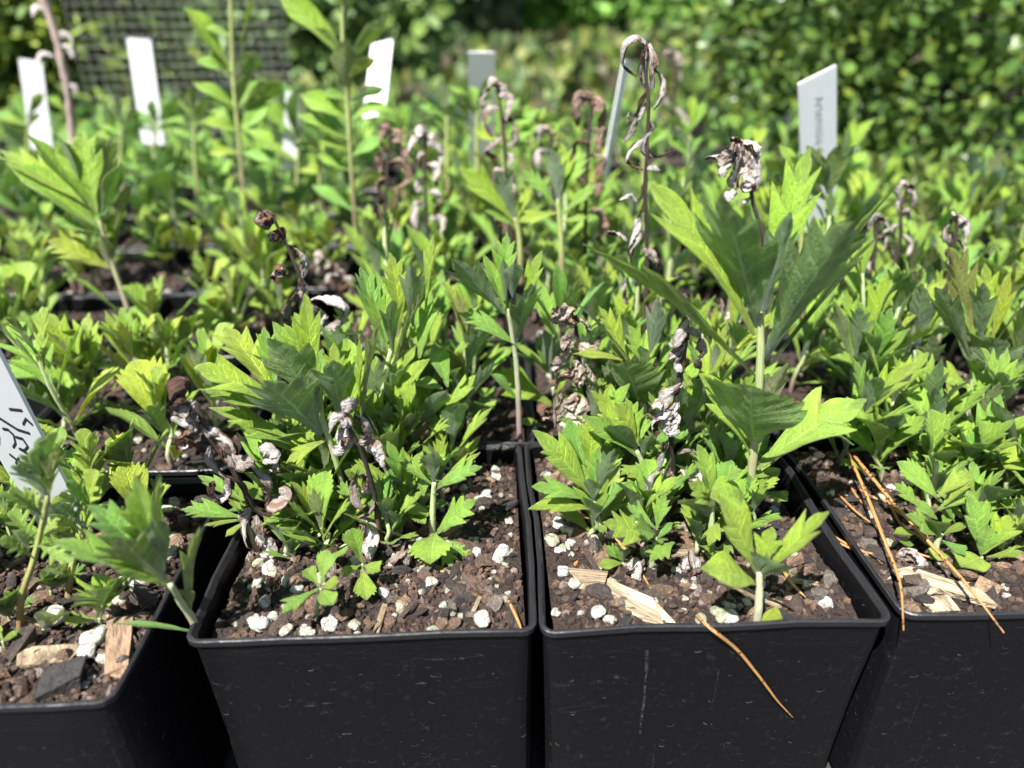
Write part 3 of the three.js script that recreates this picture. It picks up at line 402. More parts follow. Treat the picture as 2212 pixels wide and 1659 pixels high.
shoot(SH, 'shoot behind with a pale stem between the brown-stemmed shoot and the pot rim', 'v2', [[555, 1680], [545, 1550], [650, 1050], [620, 850]], [
  [780, 930, 850, 640, -8, 0.2, 'lobed', 0, 0.2, 1], [920, 1010, 1092, 862, -4, 0.17, 'notch', 0, 0.2, 1], [650, 1000, 700, 700, -8, 0.2, 'notch', 0, 0.2, 3], [560, 1500, 350, 1300, 3, 0.22, 'toothed', 0, 0.3, 0], [600, 1300, 760, 1180, -6, 0.25, 'toothed', 0, 0.3, 3]]);
shoot(SH, 'shoot with bright flat leaves reaching right towards the gap between the two front pots', 'v2', [[740, 1930], [880, 1620], [960, 1420], [985, 1330]], [
  [900, 1400, 1165, 1135, -2, 0.24, 'notch', -0.15, 0.2, 1], [910, 1230, 795, 895, -8, 0.24, 'lance', 0, 0.2, 0], [1000, 1430, 1275, 1035, 5, 0.13, 'three', 0.3, 0.1, 2], [690, 1520, 905, 1255, 6, 0.22, 'lance', 0.1, 0.15, 2],
  [720, 1500, 690, 1180, -8, 0.26, 'toothed', 0, 0.2, 2], [880, 1560, 900, 1260, -9, 0.22, 'notch', 0, 0.2, 3], [960, 1180, 985, 1080, 3, 0.35, 'toothed', 0, 0.2, 2], [870, 1240, 650, 1190, -8, 0.25, 'lance', 0, 0.3, 3], [500, 1890, 798, 1480, 4, 0.09, 'lance', -0.6, 0.2, 1], [940, 1640, 1045, 1440, -2, 0.25, 'round', 0, 0.2, 2]]);
shoot(SH, 'low shoot with two tiers of toothed leaves over dark soil, beside the pot seam', 'v3', [[790, 1110], [790, 960], [795, 800], [805, 640]], [
  [800, 650, 790, 415, 4, 0.26, 'toothed', 0, 0.2, 2], [810, 700, 1180, 520, 2, 0.24, 'lobed', -0.1, 0.25, 0], [810, 680, 1165, 408, -4, 0.12, 'three', 0.3, 0.2, 1], [790, 660, 535, 485, -2, 0.2, 'lobed', 0, 0.3, 0],
  [815, 1050, 1140, 770, 2, 0.25, 'lobed', -0.1, 0.3, 2], [810, 1030, 775, 1275, 17, 0.42, 'toothed', 0, 0.35, 4], [830, 1050, 945, 1305, 13, 0.3, 'lobed', 0, 0.4, 1], [860, 1080, 1100, 1240, 8, 0.3, 'lobed', 0, 0.4, 2], [800, 900, 575, 850, 2, 0.32, 'toothed', 0, 0.4, 3], [800, 860, 900, 790, -5, 0.3, 'toothed', 0, 0.3, 2], [720, 760, 720, 600, -4, 0.3, 'lance', 0, 0.2, 1]]);
shoot(SH, 'small short shoot with a round yellow-green leaf and a bright folded leaf, front pot centre', 'v3', [[530, 1060], [535, 960], [520, 830]], [
  [535, 820, 610, 640, -4, 0.32, 'lobed', 0, 0.2, 3], [515, 800, 470, 740, -3, 0.45, 'round', 0, 0.2, 4], [510, 830, 270, 790, 2, 0.25, 'toothed', 0, 0.3, 2], [545, 850, 735, 965, 8, 0.3, 'toothed', 0, 0.5, 1], [560, 850, 800, 900, 3, 0.25, 'notch', 0, 0.4, 2]]);
const SEEDLING = 'mugwort_seedling';
shoot(SEEDLING, 'tiny bright three-leaved seedling over the perlite at the front of the pot', 'v4', [[1040, 1330], [1060, 1200], [1085, 1090]], [
  [1075, 1095, 785, 1285, 10, 0.22, 'three', 0, 0.35, 1], [1075, 1080, 965, 945, -4, 0.36, 'toothed', 0, 0.3, 0], [1090, 1090, 1228, 1045, 0, 0.4, 'toothed', 0.2, 0.3, 1], [1095, 1110, 1180, 1222, 6, 0.4, 'round', 0, 0.3, 0], [1090, 1060, 1140, 790, -6, 0.33, 'toothed', 0, 0.3, 2]], { thick: 0.0006, base: [0.16, 0.13, 0.1] });
shoot(SEEDLING, 'small seedling with toothed drooping leaves right of the tiny bright seedling', 'v4', [[1400, 1080], [1405, 990], [1410, 900]], [
  [1400, 890, 1320, 625, -3, 0.26, 'toothed', 0, 0.2, 2], [1400, 910, 1258, 1000, 6, 0.3, 'toothed', 0, 0.3, 0], [1415, 915, 1545, 960, 4, 0.42, 'toothed', 0.2, 0.3, 1], [1405, 930, 1440, 1185, 10, 0.32, 'toothed', 0, 0.4, 0], [1410, 890, 1290, 640, -6, 0.3, 'toothed', 0.2, 0.3, 2]], { thick: 0.0006 });
shoot(SH, 'leafy shoot spreading over the left rim of the front pot under the dead stem', 'v4', [[600, 820], [540, 660], [490, 540]], [
  [490, 545, -5, 480, 2, 0.24, 'lobed', 0, 0.3, 0], [490, 560, 178, 605, 5, 0.15, 'three', 0.2, 0.3, 1], [480, 520, 380, 380, -4, 0.25, 'lobed', 0, 0.2, 0], [500, 580, 345, 690, 5, 0.2, 'lance', 0, 0.3, 1], [500, 500, 480, 300, -4, 0.25, 'lance', 0, 0.2, 1], [520, 440, 130, 215, -6, 0.15, 'notch', 0, 0.3, 1], [520, 480, 560, 310, -8, 0.25, 'toothed', 0, 0.3, 2]]);
shoot(SH, 'shoot with one long arching leaf reaching left across the front pot', 'v4', [[1330, 720], [1340, 600], [1340, 520]], [
  [1340, 530, 615, 610, 10, 0.11, 'notch', 0, 0.9, 1], [1060, 560, 890, 690, 8, 0.25, 'lance', 0, 0.3, 4], [1300, 520, 960, 350, -4, 0.16, 'lance', 0, 0.4, 3], [980, 360, 1080, 175, 2, 0.13, 'lance', 0.4, 0.2, 1], [960, 330, 800, 250, -6, 0.3, 'toothed', 0, 0.3, 2], [1340, 500, 1240, 260, -6, 0.22, 'lobed', 0, 0.3, 3]]);
// pot with the pale wood chip
shoot(SH, 'tallest shoot, large dark leaf facing the viewer, stout pale stem, right front pot', 'v6', [[1060, 2440], [1088, 2110], [1115, 1850, 2], [1140, 1530, 3], [1148, 1300, 4], [1145, 1080, 4]], [
  [1130, 1190, 905, 350, 14, 0.27, 'lobed', 0.1, 0.1, 2], [1115, 1230, 452, 270, -4, 0.16, 'three', 0.35, 0.35, 0], [1165, 1080, 1458, 58, -12, 0.15, 'lobed', 0.1, 0.2, 0], [1160, 1100, 1337, 458, 6, 0.14, 'three', -0.2, 0.1, 2],
  [1170, 1370, 1728, 512, 20, 0.2, 'lobed', -0.15, 0.2, 2], [1180, 1390, 1988, 298, 8, 0.06, 'lance', -0.5, 0.1, 1], [1200, 1270, 1555, 528, -8, 0.17, 'three', 0, 0.2, 1], [1200, 1420, 1892, 598, 4, 0.08, 'three', -0.6, 0.15, 0],
  [1200, 1430, 1785, 735, 2, 0.06, 'lance', -0.4, 0.1, 2], [1120, 1485, 42, 658, 6, 0.075, 'notch', 0.5, 0.3, 0], [1110, 1900, 1090, 1540, 16, 0.45, 'toothed', 0, -0.3, 3], [1110, 1830, 1330, 1390, 4, 0.13, 'notch', -0.3, 0.3, 1],
  [1095, 1970, 760, 1460, -5, 0.18, 'notch', 0.2, 0.5, 1], [1115, 2060, 1812, 1620, 3, 0.27, 'three', -0.3, 0.35, 4], [1075, 2110, 1200, 2098, 2, 0.12, 'lance', 0.2, 0.3, 1], [1160, 1120, 1100, 640, -10, 0.2, 'lobed', 0, 0.2, 3], [1190, 1300, 1410, 800, -4, 0.15, 'lance', -0.1, 0.2, 3]], { thick: 0.00145, base: [0.25, 0.19, 0.14], top: [0.32, 0.37, 0.16], lean: 3 });
shoot(SH, 'small shoot with five light lobed leaves at the left of the right front pot', 'v5', [[575, 1000], [530, 840], [490, 700]], [
  [490, 680, 68, 208, -2, 0.17, 'notch', 0.1, 0.3, 1], [490, 670, 530, 322, -4, 0.24, 'lobed', 0, 0.2, 0], [500, 700, 640, 335, 2, 0.17, 'lobed', -0.2, 0.2, 3], [490, 700, 62, 600, 4, 0.18, 'three', 0, 0.3, 0], [500, 760, 38, 755, 8, 0.16, 'notch', 0, 0.6, 4],
  [545, 840, 680, 420, -3, 0.12, 'lance', 0, 0.3, 'y'], [485, 700, 455, 545, 4, 0.25, 'lance', 0, 0.1, 2]], { thick: 0.0009 });
shoot(SEEDLING, 'tiny grey-green seedling beside a black-dotted pine needle on the soil', 'v5', [[740, 1200], [710, 1150], [690, 1125]], [
  [690, 1130, 522, 1152, 4, 0.22, 'lance', 0, 0.3, 0], [690, 1120, 572, 1015, -2, 0.32, 'three', 0, 0.2, 0], [690, 1120, 625, 1005, -1, 0.25, 'lance', 0, 0.2, 3], [692, 1120, 712, 1035, 2, 0.3, 'three', 0, 0.2, 2]], { thick: 0.0006 });
shoot(SH, 'low shoot with a wide three-lobed leaf in the middle of the right front pot', 'v5', [[885, 1180], [905, 1050], [920, 950]], [
  [915, 975, 552, 848, 6, 0.3, 'lobed', 0, 0.35, 0], [915, 890, 722, 735, -4, 0.3, 'three', 0, 0.3, 0], [925, 900, 985, 640, -5, 0.25, 'lobed', 0, 0.2, 1], [915, 930, 775, 885, 8, 0.28, 'toothed', 0, 0.1, 2], [1050, 985, 880, 1120, 10, 0.3, 'lobed', 0, 0.4, 3], [930, 960, 1040, 850, -3, 0.22, 'lance', 0, 0.2, 3]], { thick: 0.0009 });
shoot(SEEDLING, 'lone seedling with big two-lobed leaf at the front rim of the right front pot', 'v0', [[1636, 1352], [1640, 1290], [1640, 1235]], [
  [1632, 1262, 1512, 1228, 5, 0.24, 'lance', 0.1, 0.5, 0], [1634, 1240, 1550, 1068, -3, 0.18, 'notch', 0.1, 0.25, 1], [1642, 1235, 1668, 1138, -5, 0.3, 'three', 0, 0.2, 0], [1648, 1245, 1792, 1105, 0, 0.2, 'three', -0.2, 0.2, 1], [1642, 1240, 1692, 1222, 9, 0.35, 'three', 0, 0.1, 2], [1636, 1235, 1633, 1195, 3, 0.25, 'lance', 0, 0.1, 2],
  [1640, 1345, 1690, 1336, 4, 0.42, 'round', 0, 0.2, 4]], { thick: 0.0012, base: [0.2, 0.18, 0.16], top: [0.4, 0.42, 0.26] });
shoot(SH, 'bushy shoot with upright lobed leaves between the two withered brown stems', 'v12', [[985, 1640], [960, 1400], [915, 1240], [885, 1180]], [
  [890, 1230, 455, 905, 3, 0.15, 'notch', 0.2, 0.3, 1], [880, 1180, 578, 805, -6, 0.24, 'lobed', 0, 0.2, 0], [885, 1150, 715, 805, 0, 0.27, 'three', 0, 0.2, 1], [890, 1140, 800, 768, -8, 0.27, 'lobed', 0, 0.2, 3], [890, 1170, 660, 988, 8, 0.23, 'lance', 0, 0.1, 2], [930, 1290, 760, 1375, 6, 0.28, 'lobed', 0, 0.3, 0],
  [930, 1240, 1010, 1060, 4, 0.25, 'notch', 0, 0.2, 2], [900, 1150, 940, 900, -9, 0.3, 'lobed', 0, 0.2, 1], [970, 1560, 770, 1480, 5, 0.16, 'lance', 0, 0.4, 3]]);
shoot(SH, 'shoot with two grey-green upright leaves right of the twisted silvery withered stem', 'v12', [[1300, 1560], [1285, 1250], [1290, 1000]], [
  [1285, 1000, 1225, 670, 5, 0.2, 'lance', 0, 0.1, 2], [1300, 980, 1495, 575, 5, 0.2, 'three', -0.1, 0.15, 2], [1270, 1070, 1415, 965, 6, 0.27, 'notch', 0, 0.3, 0], [1340, 1170, 1600, 830, -3, 0.17, 'notch', -0.1, 0.2, 1], [1290, 1000, 1300, 620, -8, 0.2, 'lobed', 0, 0.2, 1], [1310, 1150, 1600, 1050, -4, 0.25, 'toothed', 0, 0.3, 3], [1270, 1090, 1030, 1120, 6, 0.2, 'lance', 0, 0.3, 3]]);
shoot(SH, 'shoot with a broad toothed leaf and one long blue-green leaf behind the withered stems', 'v12', [[470, 1690], [480, 1520], [470, 1440]].map(([a, b]) => [a + 510, b - 330]), [
  [990, 570, 1055, -10, 5, 0.13, 'three', 0, 0.15, 2], [960, 620, 820, 205, -6, 0.22, 'lobed', 0, 0.2, 0], [940, 890, 780, 500, 12, 0.4, 'toothed', 0, 0.1, 3], [860, 510, 368, -5, 0, 0.06, 'notch', 0.4, 0.2, 2], [960, 560, 912, 365, 4, 0.18, 'lance', 0, 0.1, 2], [830, 520, 590, 60, -5, 0.18, 'lobed', 0, 0.2, 1],
  [980, 600, 1010, 240, -8, 0.22, 'lobed', 0, 0.2, 1], [780, 480, 390, 430, 4, 0.12, 'lance', 0.2, 0.3, 4], [1000, 640, 1240, 300, -6, 0.2, 'lobed', 0, 0.2, 1], [1010, 840, 1120, 640, -4, 0.2, 'notch', 0, 0.2, 0], [960, 800, 700, 350, -10, 0.25, 'lobed', 0, 0.2, 1]], { thick: 0.0013 });
shoot(SH, 'low leafy shoot with rounded yellow-green leaf in front of the stout pale stem', 'v7', [[150, 1900], [140, 1600], [150, 1400]], [
  [200, 1440, 110, 1350, 4, 0.4, 'toothed', 0.2, 0.5, 4], [420, 1450, 130, 1380, 8, 0.3, 'lance', 0, 0.8, 0], [180, 1480, -40, 1260, 3, 0.28, 'lobed', 0, 0.3, 1], [150, 1420, 30, 965, -5, 0.22, 'notch', 0, 0.3, 3], [160, 1400, 300, 1090, -6, 0.25, 'toothed', 0, 0.3, 3], [170, 1300, 380, 1165, 2, 0.25, 'notch', 0, 0.3, 1], [200, 1560, 120, 1760, 8, 0.25, 'notch', 0, 0.4, 0], [130, 1540, -20, 1400, 6, 0.35, 'round', 0, 0.3, 0]]);
// right edge pot
shoot(SH, 'hairy brown-stemmed shoot with a wide silver-grey leaf, right edge of the picture', 'v8', [[1150, 1660, 0], [1180, 1480], [1225, 1230], [1235, 1050]], [
  [1300, 1320, 1440, 830, 10, 0.42, 'lobed', 0, 0.1, 2], [1205, 1000, 905, 400, 4, 0.15, 'three', 0.1, 0.15, 2], [1220, 950, 1020, 50, -8, 0.17, 'lobed', 0.1, 0.2, 4], [1290, 880, 1312, 362, 5, 0.19, 'three', 0, 0.1, 2], [1320, 900, 1330, 195, -8, 0.17, 'lobed', 0, 0.2, 4], [1370, 900, 1545, 272, -4, 0.12, 'three', -0.1, 0.2, 4],
  [1400, 900, 1659, 560, 3, 0.09, 'notch', -0.4, 0.2, 1], [1210, 1260, 890, 1090, -2, 0.28, 'three', 0, 0.3, 1], [1580, 1640, 1280, 1190, 8, 0.1, 'lobed', 0.4, 0.3, 1], [1420, 1300, 1659, 1130, 2, 0.12, 'lance', -0.3, 0.2, 2], [1240, 900, 1150, 480, -6, 0.2, 'lobed', 0, 0.2, 4], [1280, 1250, 1260, 1000, 6, 0.3, 'notch', 0, 0.1, 2]], { thick: 0.0016, base: [0.2, 0.15, 0.13], top: [0.3, 0.33, 0.2] });
shoot(SH, 'upright rosette with one silver leaf in its middle left of the right edge shoots', 'v8', [[250, 1560], [235, 1300], [215, 1090]], [
  [240, 1000, 270, 565, 5, 0.21, 'lobed', 0, 0.1, 2], [200, 1020, 55, 512, -2, 0.14, 'three', 0.2, 0.2, 0], [215, 1000, 165, 425, -8, 0.2, 'lobed', 0, 0.2, 0], [300, 960, 545, 282, -4, 0.17, 'three', -0.1, 0.2, 0], [310, 960, 655, 240, 1, 0.09, 'lance', -0.4, 0.1, 2], [240, 1200, 388, 935, 9, 0.25, 'lance', -0.2, 0.1, 2], [190, 1110, -40, 800, 5, 0.15, 'lance', 0.3, 0.2, 2],
  [300, 1160, 690, 1020, 1, 0.3, 'toothed', 0, 0.35, 4], [520, 1130, 860, 1180, 4, 0.3, 'notch', 0, 0.35, 4], [330, 1200, 700, 1300, 3, 0.26, 'toothed', 0, 0.4, 3]]);
shoot(SH, 'rosette on a pale stem with a broad silver leaf, second from the right edge', 'v8', [[735, 1500], [735, 1200], [745, 930]], [
  [760, 920, 800, 370, 6, 0.2, 'three', 0, 0.1, 2], [720, 900, 680, 245, -4, 0.12, 'three', 0.1, 0.2, 0], [690, 1000, 610, 700, 5, 0.14, 'notch', 0.2, 0.1, 2], [840, 1150, 895, 795, 6, 0.2, 'three', -0.1, 0.1, 2], [780, 920, 970, 580, -5, 0.17, 'lobed', 0, 0.2, 0], [680, 980, 560, 650, -4, 0.2, 'lobed', 0, 0.2, 3], [770, 930, 900, 330, -9, 0.19, 'lobed', 0, 0.2, 1], [1010, 1480, 740, 1225, 4, 0.17, 'lobed', 0.2, 0.3, 0]]);
shoot(SH, 'short shoot with three grey-felted young leaves above the pine needles', 'v9', [[720, 620], [710, 430], [695, 320]], [
  [680, 320, 428, 92, 3, 0.19, 'notch', 0.1, 0.2, 2], [670, 380, 300, 118, 0, 0.18, 'notch', 0.1, 0.3, 1], [700, 310, 775, 85, 3, 0.13, 'lance', 0, 0.1, 2], [720, 320, 1018, 190, 2, 0.13, 'notch', -0.2, 0.3, 0], [730, 300, 830, 120, -8, 0.3, 'toothed', 0, 0.3, 3], [700, 320, 600, 60, -10, 0.3, 'toothed', 0, 0.3, 3]]);
shoot(SH, 'leaning grey-stemmed shoot with low lobed leaves at the far right edge', 'v9', [[1335, 770], [1440, 580], [1545, 390]], [
  [1340, 650, 665, 520, 4, 0.15, 'lobed', 0.1, 0.4, 0], [1100, 500, 770, 340, -4, 0.2, 'three', 0, 0.3, 1], [1450, 500, 1150, 350, 2, 0.22, 'notch', 0.1, 0.3, 0], [1500, 440, 1270, -20, 5, 0.08, 'lance', 0.4, 0.2, 2], [1480, 500, 1400, 560, 6, 0.25, 'lobed', 0, 0.3, 1], [1340, 780, 1130, 1110, 14, 0.25, 'lobed', 0, 0.5, 1], [1360, 790, 1540, 670, -2, 0.15, 'lance', 0, 0.3, 1], [1345, 760, 1220, 80, -8, 0.12, 'notch', 0, 0.3, 1]], { thick: 0.0015, base: [0.26, 0.22, 0.18], top: GREY });
shoot(SH, 'low spreading shoot beside the long pine needle crossing the rim', 'v9', [[850, 1220], [860, 1100], [890, 1040]], [
  [870, 1060, 612, 893, 4, 0.2, 'notch', 0, 0.3, 0], [860, 930, 660, 785, -2, 0.22, 'lance', 0, 0.3, 1], [900, 1050, 1110, 965, 4, 0.16, 'lance', 0, 0.3, 0], [880, 1040, 820, 935, 5, 0.3, 'lance', 0, 0.1, 2], [910, 1010, 950, 860, -3, 0.3, 'toothed', 0, 0.3, 0], [740, 860, 530, 650, -6, 0.26, 'lobed', 0, 0.3, 0], [890, 1090, 1085, 1210, 8, 0.28, 'toothed', 0, 0.3, 3], [700, 1040, 515, 1040, 3, 0.17, 'lance', 0, 0.3, 1], [920, 820, 1125, 605, -4, 0.16, 'notch', 0, 0.3, 1], [900, 800, 545, 480, -10, 0.22, 'toothed', 0, 0.3, 3], [940, 1180, 980, 1345, 8, 0.35, 'toothed', 0, 0.4, 0], [1000, 960, 900, 800, -2, 0.12, 'lance', 0.3, 0.2, 2], [860, 760, 1120, 560, -8, 0.2, 'notch', 0, 0.3, 1], [920, 1190, 815, 1235, 5, 0.3, 'round', 0, 0.3, 'y'], [860, 860, 1130, 720, -6, 0.3, 'toothed', 0, 0.3, 2], [680, 1130, 565, 1100, 2, 0.2, 'lance', 0, 0.3, 2]]);
shoot(SEEDLING, 'small seedling with round leaf and one long leaf running out at right edge', 'v9', [[1200, 1300], [1200, 1260], [1205, 1220]], [
  [1200, 1230, 1045, 1300, 6, 0.42, 'round', 0, 0.3, 0], [1240, 1225, 1545, 1190, 3, 0.17, 'notch', 0, 0.3, 0], [1200, 1210, 1250, 970, -2, 0.35, 'lance', 0, 0.3, 3], [1210, 1200, 1480, 900, -3, 0.27, 'notch', 0, 0.3, 0], [1200, 1180, 1090, 740, -6, 0.25, 'notch', 0, 0.3, 2]], { thick: 0.0007 });
// nearest pot, lower left
shoot(SH, 'shoot growing out of the pot corner at the left rim with velvety toothed leaves', 'v10', [[1395, 1480], [1330, 1330], [1250, 1210, 3], [1180, 1090, 6]], [
  [1180, 1110, 660, 900, 6, 0.2, 'notch', 0.15, 0.25, 3], [1150, 1070, 800, 770, 9, 0.36, 'lobed', 0.1, 0.1, 1], [1150, 1100, 378, 795, 2, 0.16, 'three', 0.2, 0.35, 2], [1130, 1020, 605, 545, -3, 0.27, 'lobed', 0.15, 0.3, 2], [1130, 980, 865, 430, -4, 0.23, 'lobed', 0.1, 0.2, 1], [1120, 980, 1112, 345, 2, 0.09, 'three', 0, 0.15, 1], [1110, 950, 930, 325, -1, 0.1, 'lance', 0.3, 0.15, 0], [1140, 1000, 1060, 640, 4, 0.16, 'lance', 0, 0.1, 2],
  [1320, 1300, 1385, 690, 4, 0.11, 'three', 0, 0.25, 1], [1350, 1420, 800, 1362, 4, 0.055, 'lance', 0, 0.3, 2], [1320, 1260, 1240, 1130, 2, 0.3, 'lance', 0, 0.3, 4]], { y: RIM - 0.008, thick: 0.0011, base: [0.32, 0.15, 0.17], top: [0.33, 0.38, 0.2] });
const fing = (x, y, u, w, d, W = 0.25, tone = 0) => [x, y, u, w, d, W * 1.55, 'finger', 0, 0.3, tone];
shoot('lobed_leaf_plant', 'thin brown-stemmed plant with finger-lobed leaves in front of the grey tag', 'v10', [[110, 1400], [150, 1180], [230, 930], [300, 640], [330, 480]], [
  fing(325, 520, 330, 60, -2, 0.2, 2), fing(320, 500, 112, 270, 3, 0.16, 2), fing(310, 480, 250, 145, 2, 0.15, 3), fing(335, 560, 400, 170, 1, 0.1, 1), fing(305, 630, 65, 435, 2, 0.14, 2), fing(300, 610, -20, 460, 4, 0.12, 2), fing(250, 820, 75, 580, -3, 0.2, 0), fing(290, 640, 210, 445, -4, 0.2, 1), fing(250, 810, 480, 940, 6, 0.16, 2), fing(230, 900, 0, 790, 4, 0.22, 2), fing(200, 860, 120, 730, 2, 0.25, 1), fing(250, 800, 430, 630, -6, 0.25, 1)], { thick: 0.0009, base: [0.22, 0.12, 0.05], top: [0.24, 0.26, 0.08] });
shoot('lobed_leaf_plant', 'rear finger-lobed plant at the left, one bright upright leaf beside the tag', 'v10', [[440, 1180], [500, 960], [590, 700]], [
  fing(600, 620, 660, 295, -3, 0.22, 1), fing(620, 560, 460, 380, 2, 0.2, 3), fing(600, 600, 415, 470, 4, 0.17, 2), fing(590, 700, 370, 540, 5, 0.25, 2), fing(580, 720, 720, 330, -5, 0.13, 1), fing(560, 720, 390, 640, 6, 0.2, 0)], { thick: 0.001, base: [0.24, 0.15, 0.07], top: [0.25, 0.28, 0.09] });
shoot('lobed_leaf_plant', 'small lobed seedling on the bark of the nearest pot at lower left', 'v10', [[700, 1400], [690, 1350], [690, 1320]], [
  fing(690, 1320, 735, 1025, -3, 0.3, 1), fing(690, 1320, 640, 1100, -2, 0.25, 1), fing(690, 1320, 830, 1050, 1, 0.22, 1), fing(690, 1330, 450, 1350, 4, 0.2, 0), fing(690, 1320, 770, 1110, 4, 0.3, 0)], { thick: 0.0007 });
for (const [x, y, n] of [[60, 1330, 5], [150, 1260, 4], [20, 1500, 4], [300, 1420, 2], [350, 1150, 5], [480, 1080, 4]]) {
  const L = []; for (let i = 0; i < n; i++) { const a = rr(-1.3, 1.3), l = rr(90, 190); L.push([x, y - 20, x + Math.sin(a) * l, y - 20 - Math.cos(a) * l * 0.7, rr(-6, 8), rr(0.18, 0.3), pick(['finger', 'toothed', 'round']), 0, 0.4, Math.floor(rnd() * 4)]); }
  shoot('lobed_leaf_seedling', 'small rounded seedling leaves at the foot of the lower left plants', 'v10', [[x, y + 30], [x, y - 20]], L, { thick: 0.0006, group: 'seedlings in the nearest pot' });
}
// second row, seen between the front plants
shoot(SH, 'grey-leaved shoot on a pale purple stem at the gap between the front pots', 'v2', [[1475, 1700], [1460, 1330], [1440, 1000], [1400, 750], [1385, 620]], [
  [1345, 660, 935, 225, 9, 0.22, 'three', 0.1, 0.2, 2], [1355, 620, 1190, 195, -6, 0.2, 'notch', 0, 0.2, 3], [1345, 560, 1372, 18, -6, 0.19, 'lobed', 0, 0.15, 0], [1360, 560, 1342, 225, 4, 0.09, 'lance', 0, 0.1, 2], [1415, 530, 1435, 262, 5, 0.24, 'lance', 0, 0.1, 2], [1440, 890, 1560, 425, 9, 0.24, 'lobed', 0, 0.1, 3], [1475, 720, 1645, 165, 0, 0.13, 'three', -0.1, 0.15, 0], [1460, 910, 985, 645, 2, 0.2, 'lobed', 0.2, 0.35, 0], [1440, 1310, 1235, 1120, 4, 0.15, 'lance', 0.2, 0.3, 2], [1420, 800, 1300, 480, -6, 0.2, 'lobed', 0, 0.2, 1]], { z: -0.2475, base: [0.2, 0.13, 0.14], top: [0.27, 0.29, 0.17] });
shoot(SH, 'shoot with a broad shadowed leaf reaching left behind the torn brown leaf', 'v12', [[300, 1010], [270, 850], [235, 690]], [
  [225, 830, -230, 590, 3, 0.3, 'three', -0.2, 0.3, 0], [215, 640, -120, 380, 3, 0.1, 'lance', 0.3, 0.2, 2], [235, 640, 175, 245, 6, 0.2, 'toothed', 0, 0.1, 2], [255, 600, 255, 240, 0, 0.11, 'lance', 0, 0.2, 1], [180, 1000, -40, 970, 5, 0.16, 'lance', 0, 0.7, 0], [250, 760, 350, 630, 2, 0.14, 'lance', -0.3, 0.2, 1], [240, 620, 100, 300, -3, 0.2, 'toothed', 0, 0.2, 3]], { z: -0.262 });
// ---------------------------------------------------------------- withered stems with curled leaves
// leaves: [width in view steps, turns of twist, how far the edges roll in, points along it ...]; a single point with a radius is a scroll
let drySeed = 1;
function dried(label, v, stem, leaves, { z, y = RIM - 0.0075, thick = 0.0008, group, tint, wide = 1 } = {}) {
  const b = z === undefined ? atY(...seen(v, ...stem[0]), y) : atZ(...seen(v, ...stem[0]), z), t = thing('withered_plant', label, 'dead plant', group, b), z0 = b.z, loc = (q) => q.sub(b);
  const pts = stem.map((s, i) => loc(atZ(...seen(v, s[0], s[1]), z0 + (s[2] ?? 0) / 1000)));
  pts[0].y -= 0.003;
  mesh('stem', tube(pts, [thick * 1.2, thick, thick * 0.8, thick * 0.7], { seg: 7, n: pts.length * 5, bump: 0.3, seed: drySeed }), M.dryStem, t);
  for (const l of leaves) {
    const [w, twist, roll, ...ps] = l, sd = drySeed++, zo = ps[0][2] ?? 0, q = ps.map((p, i) => loc(atZ(...seen(v, p[0], p[1]), z0 + (p[2] ?? (zo + (i ? (hash(sd, i) - 0.5) * 4 : 0))) / 1000)));
    const A = atZ(...seen(v, ps[0][0], ps[0][1]), z0), B = atZ(...seen(v, ps[0][0] + 10, ps[0][1]), z0), u = A.distanceTo(B) / 10, opt = { seed: sd };
    if (tint) Object.assign(opt, { out: tint[0], inn: tint[1] });
    if (ps.length === 1) { const C = q[0]; mesh('leaf', scroll(C, V3(hash(sd, 1) - 0.5, hash(sd, 2) - 0.5, 0.6 + hash(sd, 3)), w * u * wide, w * u * 2.3 * wide, 1.3 + roll * 0.3, opt), M.dry, t); }
    else mesh('leaf', ribbon(q, w * u * 1.2 * wide, { twist: twist * 1.5, roll: roll * 0.7, ...opt }), M.dry, t);
  }
  return t;
}
dried('tall withered stem with silvery twisted leaves and a hooked leaf at its top', 'v13', [[285, 1850], [290, 1400], [290, 1250], [280, 1050], [295, 700], [300, 450], [287, 340], [285, 110]], [
  [44, 1.2, 1.6, [282, 105], [220, 72], [160, 115], [150, 235], [225, 310]], [42, 1.5, 2.4, [285, 105], [305, 200], [330, 390]], [40, 1.2, 2.4, [275, 120], [250, 250], [275, 380]], [45, 1, 2.2, [300, 110], [335, 210], [322, 310]], [34, 0.6, 2.6, [285, 120], [285, 230], [285, 350]],
  [34, 2.4, 2.4, [335, 265], [390, 330], [385, 430], [335, 520]], [42, 2.6, 2.4, [292, 405], [232, 510], [200, 640], [152, 725]], [24, 1.5, 2.2, [285, 470], [240, 585]], [20, 1, 2, [190, 535], [178, 560], [185, 590]],
  [40, 2.2, 2.2, [332, 630], [272, 720], [300, 800], [380, 800], [462, 772]], [44, 1.6, 1.8, [275, 698], [190, 780], [180, 850], [270, 890]], [36, 1.5, 2.4, [290, 885], [330, 880], [376, 905]], [30, 2.6, 2.2, [275, 970], [238, 1080], [190, 1050], [122, 1080]],
  [44, 3, 2.4, [282, 1090], [245, 1180], [240, 1290], [190, 1420]], [58, 2.4, 2.2, [240, 1200], [215, 1310], [185, 1440]], [52, 1, 2.6, [165, 1330], [110, 1300], [52, 1280]], [56, 2, 2.4, [262, 1375], [330, 1430], [372, 1515]], [30, 1, 2.4, [300, 600], [320, 620], [322, 660]], [34, 3, 2.2, [150, 1560], [145, 1640], [170, 1720]]], { z: -0.282, thick: 0.0009 });
